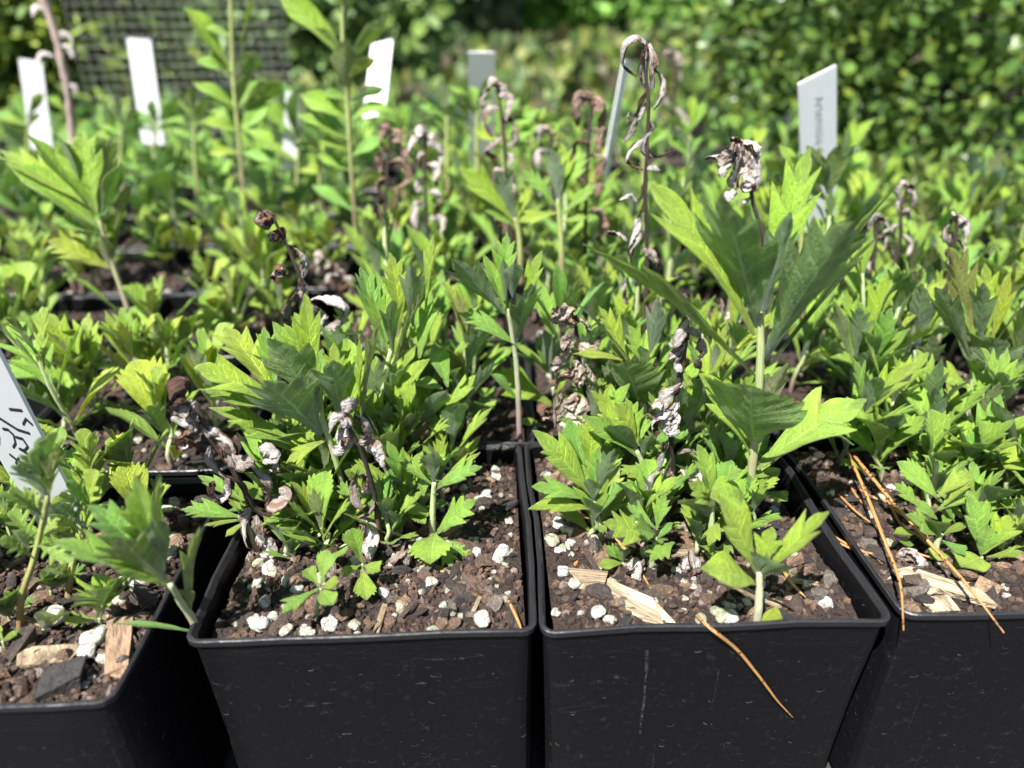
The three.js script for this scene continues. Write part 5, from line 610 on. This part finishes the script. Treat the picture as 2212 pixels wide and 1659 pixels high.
tall('tall blurred shoot with a dry dark stem in front of the wire netting', [[535, 520], [520, 340], [505, 180], [497, -40]], [
  [495, 150, 395, 15, 4, 0.2, 'lance', 0.2, 0.25, 0], [520, 120, 552, -10, 2, 0.1, 'lance', 0, 0.2, 1], [512, 235, 418, 178, 4, 0.2, 'lance', 0, 0.4, 2], [515, 245, 612, 180, 2, 0.2, 'lance', 0, 0.4, 1], [518, 285, 432, 262, 6, 0.2, 'lance', 0, 0.4, 1], [518, 270, 592, 318, 8, 0.22, 'lance', 0, 0.4, 0], [510, 190, 568, 118, -2, 0.2, 'lance', 0, 0.3, 2], [516, 260, 540, 150, -3, 0.2, 'lance', 0, 0.3, 1], [520, 330, 450, 330, 7, 0.22, 'lance', 0, 0.4, 1], [520, 330, 600, 350, 6, 0.22, 'lance', 0, 0.4, 2], [518, 300, 490, 190, -4, 0.2, 'lance', 0, 0.3, 3], [505, 170, 450, 110, 3, 0.2, 'lance', 0, 0.3, 1], ...extra(530, 470, 500, 60, 9, 62)], -0.52);
tall('blurred green shoot between the two tall shoots, left of middle', [[640, 520], [642, 380], [645, 300]], [[645, 300, 560, 220, 3, 0.2, 'lance', 0, 0.3, 1], [645, 300, 700, 180, -3, 0.2, 'lance', 0, 0.3, 0], [645, 310, 640, 190, 2, 0.22, 'lance', 0, 0.2, 2], [645, 330, 720, 290, 4, 0.22, 'lance', 0, 0.4, 1], [643, 350, 570, 310, 5, 0.22, 'lance', 0, 0.4, 2], [643, 370, 700, 370, 5, 0.2, 'lance', 0, 0.4, 1], [645, 300, 600, 170, -4, 0.18, 'lance', 0, 0.3, 3]], -0.6);
tall('blurred pale-stemmed shoot with an open bright leaf in the middle rows', [[1215, 620], [1212, 520], [1205, 430]], [[1208, 450, 1190, 320, 4, 0.22, 'lobed', 0, 0.2, 2], [1205, 440, 1265, 330, -4, 0.2, 'lobed', 0, 0.2, 1], [1205, 450, 1130, 370, -2, 0.22, 'lobed', 0, 0.2, 0], [1205, 460, 1120, 480, 4, 0.2, 'notch', 0, 0.3, 1], [1208, 450, 1215, 310, -8, 0.22, 'lobed', 0, 0.2, 1], [1210, 480, 1270, 470, 5, 0.2, 'lobed', 0, 0.3, 2], [1210, 470, 1290, 400, 0, 0.2, 'lobed', 0, 0.3, 1]], -0.36);
tall('blurred shoot with one wide leaf reaching up left, right of the blurred row gap', [[1125, 600], [1120, 500], [1112, 470]], [[1112, 480, 990, 362, 3, 0.17, 'notch', 0, 0.25, 0], [1115, 480, 1068, 370, 5, 0.24, 'three', 0, 0.2, 2], [1115, 490, 1045, 455, 5, 0.2, 'notch', 0, 0.3, 1], [1115, 480, 1150, 400, -4, 0.2, 'lobed', 0, 0.2, 1]], -0.37);
// leafy tops between the tags
[[60, 235, -0.66, 'left of the leftmost tag'], [150, 230, -0.66, 'beside the bare twig'], [335, 225, -0.66, 'at the foot of the netting tag'], [262, 250, -0.62, 'left of the netting tag'], [420, 235, -0.6, 'under the netting'], [965, 215, -0.54, 'left of the blank middle tag'], [1030, 205, -0.53, 'in front of the blank middle tag'], [1090, 235, -0.5, 'right of the blank middle tag'], [875, 240, -0.58, 'right of the broad tag'], [690, 285, -0.55, 'left of the broad-leaved tall shoot'], [1150, 255, -0.52, 'between bent and dark withered stalks'], [1390, 265, -0.5, 'right of the leaning tag'], [1490, 255, -0.52, 'left of the evergreen shrub'], [1600, 300, -0.46, 'behind the folded withered clump'], [1790, 345, -0.36, 'in front of the printed tag'], [1730, 350, -0.37, 'left foot of the printed tag']].forEach(([x, y, z, where], i) => {
  const r = rngOf(5200 + i), L = [], k = 0.5 / -z; for (let j = 0; j < 9; j++) { const a = rr(-1.25, 1.25, r), l = rr(55, 100, r) * k, by = y + rr(20, 90, r) * k; L.push([x + rr(-3, 3, r), by, x + Math.sin(a) * l, by - Math.cos(a) * l * 0.85, rr(-8, 8, r), rr(0.16, 0.24, r), pick(['lance', 'lobed', 'three', 'notch'], r), 0, 0.3, pick([0, 2, 3, 5, 1], r)]); }
  tall('blurred leafy shoot ' + where, [[x + rr(-8, 8, r), y + 260 * k], [x, y + 110 * k], [x, y + 40 * k]], L, z);
});
// withered stalks further back
function stalk(label, x0, y0, x1, y1, z, n, w, group) {
  const r = rngOf(Math.floor(x0 * 7 + y0)), L = []; for (let i = 0; i < n; i++) { const t = 1 - Math.pow(i / n, 1.2) * 0.8, x = lerp(x0, x1, t), y = lerp(y0, y1, t), s = i % 2 ? 1 : -1, k = rr(0.6, 1.3, r) * w; L.push([k * 0.55, rr(1, 3, r), rr(1.6, 2.4, r), [x, y], [x + s * k * rr(0.6, 1, r), y + k * rr(-0.3, 0.5, r)], [x + s * k * rr(0.6, 1.4, r), y + k * rr(0.8, 1.6, r)], [x + s * k * rr(0.2, 1, r), y + k * rr(1.5, 2.2, r)]]); }
  L.push([w * 0.8, 1, 2, [x1, y1], [x1 - w * 0.4, y1 - w * 0.4], [x1 - w * 0.7, y1 + w * 0.5]], [w * 0.8, 1, 2, [x1, y1], [x1 + w * 0.5, y1 + w * 0.3], [x1 + w * 0.2, y1 + w]]);
  dried(label, 'v0', [[x0, y0], [lerp(x0, x1, 0.4) + rr(-6, 6, r), lerp(y0, y1, 0.4)], [lerp(x0, x1, 0.75) + rr(-5, 5, r), lerp(y0, y1, 0.75)], [x1, y1]], L, { z, thick: 0.0011, group, tint: [pick([lin(0.46, 0.455, 0.45), lin(0.38, 0.36, 0.34), lin(0.24, 0.18, 0.15)]), lin(0.12, 0.06, 0.045)] });
}
stalk('blurred withered stalk with a bent top in front of the middle white tag', 1110, 560, 1074, 185, -0.40, 9, 26);
stalk('blurred dark withered stalk left of the leaning white tag', 1265, 560, 1280, 215, -0.38, 10, 30);
stalk('blurred withered stalk far behind the tall hooked one', 1452, 320, 1455, 120, -0.62, 4, 22);
stalk('blurred withered stalk left of the bent-topped one, thin', 930, 560, 920, 290, -0.42, 8, 26);
stalk('blurred withered stalk leftmost of the middle rows', 830, 560, 845, 285, -0.42, 8, 26);
stalk('blurred short withered stalk among bright leaves in the middle', 1195, 470, 1188, 285, -0.45, 6, 22);
stalk('withered stalk with a drooping forked top at the right edge', 2045, 620, 2068, 470, -0.29, 6, 20);
stalk('blurred withered stalk behind the right edge rosettes', 1925, 600, 1960, 400, -0.36, 7, 17);
stalk('blurred grey withered stalk beside the tall shoot right side', 1880, 620, 1900, 470, -0.34, 7, 16);
stalk('blurred withered stalk low behind the tight silver curls', 780, 640, 700, 560, -0.4, 7, 24);
stalk('blurred withered stalk between middle rows and the pot seam', 1010, 700, 960, 640, -0.33, 6, 20);
// ---------------------------------------------------------------- white plant tags
function tag(label, x0, y0, x1, y1, w, z, { dz = 0, th = 0.0007, map, round = 0.001, tilt = 0, mat } = {}) { // from the soil end (x0, y0) to the top (x1, y1)
  const a = atZ(x0, y0, z), b = atZ(x1, y1, z + dz), d = b.clone().sub(a), L = d.length(), t = thing('plant_tag', label, 'tag', null, a), up = d.clone().normalize();
  let n = V3(0, 0, 1).applyAxisAngle(V3(0, 1, 0), tilt); n.addScaledVector(up, -n.dot(up)).normalize(); const s = V3().crossVectors(up, n);
  const g = new THREE.Shape(); const hw = w / 2; g.moveTo(-hw, -0.03); g.lineTo(hw, -0.03); g.lineTo(hw, L - round); g.quadraticCurveTo(hw, L, hw - round, L); g.lineTo(-hw + round, L); g.quadraticCurveTo(-hw, L, -hw, L - round); g.lineTo(-hw, -0.03);
  const e = new THREE.ExtrudeGeometry(g, { depth: th, bevelEnabled: true, bevelSize: 0.0001, bevelThickness: 0.0001, bevelSegments: 1 });
  const m = mesh('blade', e, mat ?? M.white, t); m.quaternion.setFromRotationMatrix(new THREE.Matrix4().makeBasis(s, up, n));
  if (map) { const p = new THREE.PlaneGeometry(w * 0.94, L * 0.94); const q = mesh('writing', p, map, t); q.quaternion.copy(m.quaternion); q.position.copy(up).multiplyScalar(L * 0.5).addScaledVector(n, th + 0.0003); }
  return t;
}
const ink = (w, h, draw) => P({ color: lin(0.8, 0.81, 0.83), map: canvasTex(w, h, (g) => { g.fillStyle = 'rgb(220,222,224)'; g.fillRect(0, 0, w, h); draw(g, w, h); }), roughness: 0.5 });
const print = ink(256, 768, (g, w, h) => { g.save(); g.translate(w * 0.52, h * 0.17); g.rotate(Math.PI / 2); g.fillStyle = 'rgb(60,66,74)'; g.font = '82px sans-serif'; g.textBaseline = 'middle'; g.fillText('Artemisia douglasiana', 0, 0); g.restore(); });
tag('large white tag with printed black lettering in front of the green shrub', 1768, 395, 1764, 160, 0.0235, -0.42, { map: print, tilt: 0.25, dz: 0.018 });
tag('blank white tag standing upright in the middle distance', 1042, 260, 1040, 112, 0.0195, -0.58, { dz: 0.022 });
tag('narrow white tag leaning right behind the hooked withered plant', 1312, 345, 1352, 130, 0.0085, -0.50, { tilt: 0.9 });
tag('bright white tag behind the wire netting', 322, 240, 300, 84, 0.02, -0.72, { tilt: 0.15 });
tag('bright white tag at the far left edge', 82, 252, 66, 130, 0.0185, -0.72, { tilt: 0.2 });
tag('broad white tag half hidden by the tall shoot, left of middle', 815, 190, 826, 92, 0.024, -0.75, { tilt: -0.4, dz: -0.03 });
tag('small crumpled white tag behind the green shoots, left of middle', 630, 285, 634, 200, 0.012, -0.6, { tilt: 0.3 });
// the grey-white tag in front, with marker strokes
const marker = ink(384, 1024, (g, w, h) => {
  g.strokeStyle = 'rgb(38,42,46)'; g.lineCap = 'round'; g.lineJoin = 'round'; g.lineWidth = 15;
  const st = (...p) => { g.beginPath(); g.moveTo(p[0] * w, p[1] * h); for (let i = 2; i < p.length; i += 2) g.lineTo(p[i] * w, p[i + 1] * h); g.stroke(); };
  g.save(); g.translate(w * 0.02, h * 0.12);
  st(0.66, 0.315, 0.86, 0.325); st(0.38, 0.345, 0.6, 0.4, 0.78, 0.42); st(0.76, 0.38, 0.86, 0.36, 0.92, 0.385); // a date written along the tag
  st(0.34, 0.39, 0.42, 0.395, 0.47, 0.42, 0.42, 0.455, 0.34, 0.47); st(0.5, 0.43, 0.6, 0.44, 0.62, 0.475, 0.52, 0.49, 0.44, 0.48, 0.6, 0.52);
  st(0.2, 0.5, 0.28, 0.53, 0.42, 0.555, 0.55, 0.59); st(0.22, 0.54, 0.32, 0.52); st(0.1, 0.3, 0.25, 0.33); st(0.05, 0.36, 0.18, 0.42, 0.1, 0.45);
  g.restore();
});
tag('pale grey tag with black marker writing leaning beside the left plants', 150, 1150, -150, 600, 0.0148, -0.2, { map: marker, dz: 0.02, tilt: 0.2 });
// ---------------------------------------------------------------- wire netting
{
  const z = -1.1, t = thing('wire_netting', 'fine square wire netting panel curving behind the blurred plants at the upper left', 'netting', null, V3(atZ(445, 300, z).x, 0, z)), gap = 0.0127, nV = 22, nH = 34, R = 0.42, wob = (i, k) => 0.0025 * (noise3(i * 0.31, k * 0.27, 4) - 0.5);
  const at = (i, y) => { const a = (i - nV / 2) * gap / R; return V3(Math.sin(a) * R + wob(i, y * 40), y, R - Math.cos(a) * R + wob(y * 30, i)); };
  for (let i = 0; i <= nV; i++) mesh('wire', tube([0.02, 0.12, 0.22, 0.32, 0.44].map((y) => at(i, y)), [0.00012], { seg: 4, n: 8 }), M.wire, t);
  for (let k = 0; k <= nH; k++) mesh('wire', tube([0, 4, 8, 12, 16, 19, 22].map((i) => at(i, 0.02 + k * gap).add(V3(0, 0, 0.0006))), [0.00012], { seg: 4, n: 12 }), M.wire, t);
  t.rotation.y = 0.15;
}
// a bare grey twig
{
  const z = -0.62, p = [[160, 330], [148, 210], [125, 90], [95, 0], [70, -60]].map(([x, y]) => atZ(x, y, z)), b = p[0].clone(), t = thing('bare_twig', 'bare grey twig with withered tufts at the upper left', 'twig', null, b), loc = p.map((q) => q.clone().sub(b));
  mesh('stem', tube(loc, [0.0032, 0.0028, 0.003, 0.0034], { seg: 8, n: 24, bump: 0.35 }), P({ color: lin(0.34, 0.27, 0.25), map: dryMap, bumpMap: dryBump, bumpScale: 0.001, roughness: 0.9 }), t);
  for (let i = 0; i < 5; i++) { const k = [0.1, 0.42, 0.5, 0.62, 0.9][i], q = loc[1].clone().lerp(loc[3], k), s = [1, -1, 1, 1, -1][i], w = [0.006, 0.013, 0.009, 0.012, 0.007][i]; mesh('leaf', ribbon([q, q.clone().add(V3(s * w, 0.002, 0)), q.clone().add(V3(s * w * 1.4, -w * 0.7, 0.003))], 0.006, { seed: 400 + i, twist: 2, roll: 2 }), M.dry, t); }
}
// ---------------------------------------------------------------- shrubs and trees
function smallLeaf(len, wid, fold) { const g = new THREE.BufferGeometry(), a = [[0, 0, 0], [-wid, len * 0.35, fold], [0, len * 0.4, 0], [wid, len * 0.35, fold], [-wid * 0.85, len * 0.7, fold * 0.8], [0, len * 0.72, 0], [wid * 0.85, len * 0.7, fold * 0.8], [0, len, -fold * 0.5]]; g.setAttribute('position', new THREE.Float32BufferAttribute(a.flat(), 3)); g.setAttribute('uv', new THREE.Float32BufferAttribute(a.flatMap((p) => [0.5 + p[0] / wid / 2, p[1] / len]), 2)); g.setIndex([0, 2, 1, 0, 3, 2, 1, 2, 5, 1, 5, 4, 2, 3, 6, 2, 6, 5, 4, 5, 7, 5, 6, 7]); g.computeVertexNormals(); return g; }
const foliage = (c, t = 0.35, rough = 0.5) => P({ color: c, roughness: rough, transmission: t, thickness: 0, side: THREE.DoubleSide, specularIntensity: 0.6 });
function sampleBlob(c, R, r, shell = 0.62) { // a point in the outer part of a lumpy ball, and the way out
  const d = V3(r() * 2 - 1, r() * 2 - 1, r() * 2 - 1); if (d.lengthSq() > 1 || d.lengthSq() < 0.01) return sampleBlob(c, R, r, shell); d.normalize();
  const lump = 0.8 + 0.4 * fbm(d.x * 2.5 + c.x * 9, d.y * 2.5 + c.y * 9, d.z * 2.5 + c.z * 9, 3), k = lump * (1 - shell * Math.pow(r(), 1.6)); return [V3(c.x + d.x * R.x * k, c.y + d.y * R.y * k, c.z + d.z * R.z * k), d];
}
function bush(name, label, group, base, blobs, { geo, mat, n, size, cols, singles = 0, minY = 0.01, trunk = 0.012, cat = 'shrub', barkC = lin(0.1, 0.07, 0.05), droop = 0.3, clump = 1 }) {
  const r = rngOf(Math.floor(base.x * 311 + base.z * 97 + 7000)), t = thing(name, label, cat, group, base), all = [], tot = blobs.reduce((s, b) => s + b[1].x * b[1].y + b[1].z * b[1].y, 0);
  const bark = P({ color: barkC, map: grainMap, bumpMap: grainBump, bumpScale: trunk * 0.1, roughness: 0.9 });
  const stem = [V3(0, -0.02, 0), V3(trunk, blobs[0][0].y * 0.5 - base.y * 0.5, trunk * 0.5)];
  const mid = blobs[0][0].clone().sub(base); mesh('trunk', tube([V3(0, -0.02, 0), mid.clone().multiplyScalar(0.4).add(V3(trunk, 0, 0)), mid.clone().multiplyScalar(0.9)], [trunk * 1.3, trunk, trunk * 0.6], { seg: 7, n: 10, bump: 0.2 }), bark, t);
  for (const [c, R] of blobs) { const k = Math.max(3, Math.round(4 * R.y / 0.3)); for (let i = 0; i < Math.min(6, k); i++) { const [p] = sampleBlob(c, R.clone().multiplyScalar(0.85), r, 0.2), e = p.sub(base), m0 = mid.clone().multiplyScalar(rr(0.2, 0.6, r)); mesh('branch', tube([m0, m0.clone().lerp(e, 0.5).add(V3(0, R.y * 0.12, 0)), e], [trunk * 0.5, trunk * 0.3, trunk * 0.12], { seg: 5, n: 6 }), bark, t); } }
  for (const [c, R] of blobs) { const m = Math.round(n * (R.x * R.y + R.z * R.y) / tot / clump); for (let i = 0; i < m; i++) { const [p, d] = sampleBlob(c, R, r); if (p.y < minY) continue; for (let q = 0; q < clump; q++) { const o = d.clone().add(V3(rr(-1, 1, r), rr(-0.5, 0.9, r) - droop, rr(-1, 1, r)).multiplyScalar(0.75)).normalize(), tw = new THREE.Quaternion().setFromUnitVectors(V3(0, 1, 0), o).multiply(new THREE.Quaternion().setFromAxisAngle(V3(0, 1, 0), r() * 6.28)), s = size * rr(0.6, 1.25, r), pp = clump > 1 ? p.clone().add(V3(rr(-1, 1, r), rr(-1, 1, r), rr(-1, 1, r)).multiplyScalar(size * 0.8)) : p; all.push([new THREE.Matrix4().compose(pp.sub(base), tw, V3(s, s, s)), pp.clone().add(base).distanceTo(EYE), lin(...pick(cols, r))]); } } }
  const singleMats = singles ? cols.map((c) => { const k = mat.clone(); k.color = lin(...c); return k; }) : [];
  all.sort((a, b) => a[1] - b[1]);
  for (let i = 0; i < singles && i < all.length; i++) { const m = mesh('leaf', geo, singleMats[i % singleMats.length], t); m.applyMatrix4(all[i * 2][0]); all[i * 2].used = true; }
  const rest = all.filter((a) => !a.used), im = new THREE.InstancedMesh(geo, mat, rest.length); rest.forEach((a, i) => { im.setMatrixAt(i, a[0]); im.setColorAt(i, a[2]); }); im.name = cat === 'tree' ? 'crown' : 'foliage'; im.userData = { kind: 'stuff' }; shadows(im); t.add(im); return t;
}
const boxLeaf = smallLeaf(1, 0.3, 0.08), narrowLeaf = smallLeaf(1, 0.11, 0.03), wideLeaf = smallLeaf(1, 0.38, 0.1);
const S = (x, y = x, z = x) => V3(x, y, z);
bush('evergreen_shrub', 'dense glossy small-leaved evergreen shrub filling the upper right', null, V3(atZ(2000, 400, -0.98).x, 0, -0.98), [[atZ(1950, 230, -0.94), S(0.18, 0.17, 0.14)], [atZ(2230, 210, -0.9), S(0.2, 0.2, 0.15)], [atZ(1790, 100, -1.05), S(0.15, 0.2, 0.17)], [atZ(2080, -60, -1.02), S(0.3, 0.24, 0.18)], [atZ(1720, 300, -0.98), S(0.1, 0.11, 0.1)], [atZ(2350, 20, -1.0), S(0.28, 0.32, 0.2)], [atZ(1690, -20, -1.15), S(0.14, 0.22, 0.18)], [atZ(1850, 380, -0.92), S(0.14, 0.09, 0.1)], [atZ(2120, 400, -0.88), S(0.16, 0.1, 0.1)]], { geo: boxLeaf, mat: foliage(lin(1, 1, 1), 0.3, 0.38), n: 12000, size: 0.02, cols: [[0.08, 0.155, 0.03], [0.075, 0.145, 0.03], [0.1, 0.185, 0.03], [0.095, 0.17, 0.03], [0.11, 0.18, 0.03], [0.065, 0.125, 0.03], [0.055, 0.11, 0.03], [0.14, 0.19, 0.03]], singles: 300, trunk: 0.012, droop: 0.05 });
const conifer = (label, px, z, blobs) => bush('conifer_shrub', label, null, V3(atZ(px, 200, z).x, 0, z), blobs, { geo: narrowLeaf, mat: foliage(lin(1, 1, 1), 0.25, 0.7), n: 9000, size: 0.06, cols: [[0.12, 0.21, 0.02], [0.17, 0.26, 0.02], [0.08, 0.14, 0.02], [0.22, 0.29, 0.02]], trunk: 0.02, droop: 0.35 });
conifer('dark olive feathery conifer behind the netting at the upper left', 80, -1.5, [[atZ(60, 60, -1.5), S(0.2, 0.3, 0.2)], [atZ(215, 40, -1.55), S(0.13, 0.26, 0.15)], [atZ(-60, 150, -1.5), S(0.2, 0.3, 0.2)]]);
const leafy = { geo: wideLeaf, mat: foliage(lin(1, 1, 1), 0.4, 0.6), cols: [[0.12, 0.24, 0.02], [0.09, 0.19, 0.025], [0.16, 0.28, 0.02], [0.07, 0.14, 0.025]] };
bush('leafy_shrub', 'blurred dark green shrub behind the tall shoots, left of middle', null, V3(atZ(640, 200, -2.3).x, 0, -2.3), [[atZ(560, 80, -2.3), S(0.3, 0.3, 0.25)], [atZ(760, 40, -2.5), S(0.3, 0.34, 0.25)], [atZ(420, 30, -2.5), S(0.3, 0.36, 0.25)]], { ...leafy, cols: [[0.14, 0.24, 0.06], [0.11, 0.18, 0.05], [0.2, 0.32, 0.07]], n: 4500, size: 0.06, trunk: 0.02 });
{ // weeds and brush behind the pots
  const r = rngOf(9090), n = 9000, im = new THREE.InstancedMesh(wideLeaf, leafy.mat, n), cs = [[0.1, 0.17, 0.03], [0.14, 0.2, 0.03], [0.07, 0.12, 0.03], [0.17, 0.19, 0.04], [0.1, 0.09, 0.05]];
  for (let i = 0; i < n; i++) { const z = -1.55 - 3.2 * r(), x = rr(-0.9, 0.75, r) * -z, h = (0.03 + 0.26 * fbm(x * 2.5, z * 2.5, 7)) * (0.55 + 0.08 * -z), y = h * Math.sqrt(r()), s = rr(0.03, 0.075, r), q = new THREE.Quaternion().setFromEuler(new THREE.Euler(rr(-0.9, 0.9, r), r() * 6.28, rr(-0.9, 0.9, r))); im.setMatrixAt(i, new THREE.Matrix4().compose(V3(x, y, z), q, V3(s, s, s))); im.setColorAt(i, lin(...pick(cs, r))); }
  im.name = 'undergrowth'; im.userData = { kind: 'stuff', label: 'blurred green weeds growing behind the rearmost pots', category: 'undergrowth' }; shadows(im); scene.add(im);
}
{ // hillside and the trees on it
  const g = new THREE.PlaneGeometry(160, 60, 60, 30); g.rotateX(-Math.PI / 2); const p = g.attributes.position; for (let i = 0; i < p.count; i++) { const x = p.getX(i), z = p.getZ(i) - 42; p.setZ(i, z); p.setY(i, 0.02 + sstep(-14, -70, z) * 9 + (z < -16 ? fbm(x * 0.06, z * 0.06, 2) * 3 * sstep(-14, -30, z) : 0)); } g.computeVertexNormals(); const uv = g.attributes.uv; for (let i = 0; i < uv.count; i++) uv.setXY(i, p.getX(i) / 2, p.getZ(i) / 2);
  structure('hillside', g, P({ color: lin(0.8, 0.85, 0.7), map: turfMap, bumpMap: crumbBump, bumpScale: 0.1, roughness: 0.95 }));
  const tones = [[[0.15, 0.31, 0.05], [0.2, 0.38, 0.06], [0.1, 0.22, 0.04]], [[0.22, 0.44, 0.07], [0.27, 0.5, 0.07], [0.17, 0.34, 0.06]], [[0.08, 0.13, 0.05], [0.07, 0.11, 0.04]]];
  [[1230, -16, 4.5, 1, 'farthest light green tree at top middle'], [1010, -17, 4.5, 1, 'farthest light green tree left of top middle'], [1420, -17, 4.5, 1, 'farthest light green tree right of top middle'], [820, -16, 4, 0, 'farthest tree behind the tall broad-leaved shoot'], [560, -6, 1.9, 2, 'dark fir-like tree far behind the netting'], [880, -7, 2.4, 2, 'dark far tree behind the tall shoot'], [1010, -10, 2.4, 0, 'far green tree left of the middle tag'], [1130, -9, 2.2, 1, 'far light green tree above the olive shrub'], [1270, -12, 3, 0, 'far green tree right of the olive shrub'], [1370, -11, 2.2, 1, 'far bright green tree above the leaning tag'], [1460, -13, 3, 1, 'far bright tree beside the evergreen shrub'], [1580, -9, 2, 0, 'far tree just left of the evergreen shrub top'], [700, -12, 3.4, 1, 'far light tree between the two tall shoots'], [330, -9, 2.8, 0, 'far tree behind the left netting'], [150, -12, 3, 2, 'far dark tree at the upper left'], [1800, -12, 3.2, 0, 'far tree hidden by the evergreen shrub top']].forEach(([px, z, R, k, label]) => {
    const c = atZ(px, 60, z), b = V3(c.x, 0, z), h = R * 0.34;
    bush('tree', label, 'trees beyond the nursery', b, [[V3(c.x, h, z), S(R * 0.42, R * 0.75, R * 0.4)], [V3(c.x + R * 0.2, h * 1.5, z), S(R * 0.3, R * 0.5, R * 0.3)], [V3(c.x - R * 0.25, h * 0.55, z + 0.2), S(R * 0.35, R * 0.4, R * 0.3)]], { geo: wideLeaf, mat: leafy.mat, n: 3200, size: 0.06 * R + 0.05, cols: tones[k], trunk: 0.05 * R, cat: 'tree', minY: 0.02 });
  });
}
scene.traverse((o) => { if (o.isMesh) shadows(o); });

renderer.render(scene, camera);
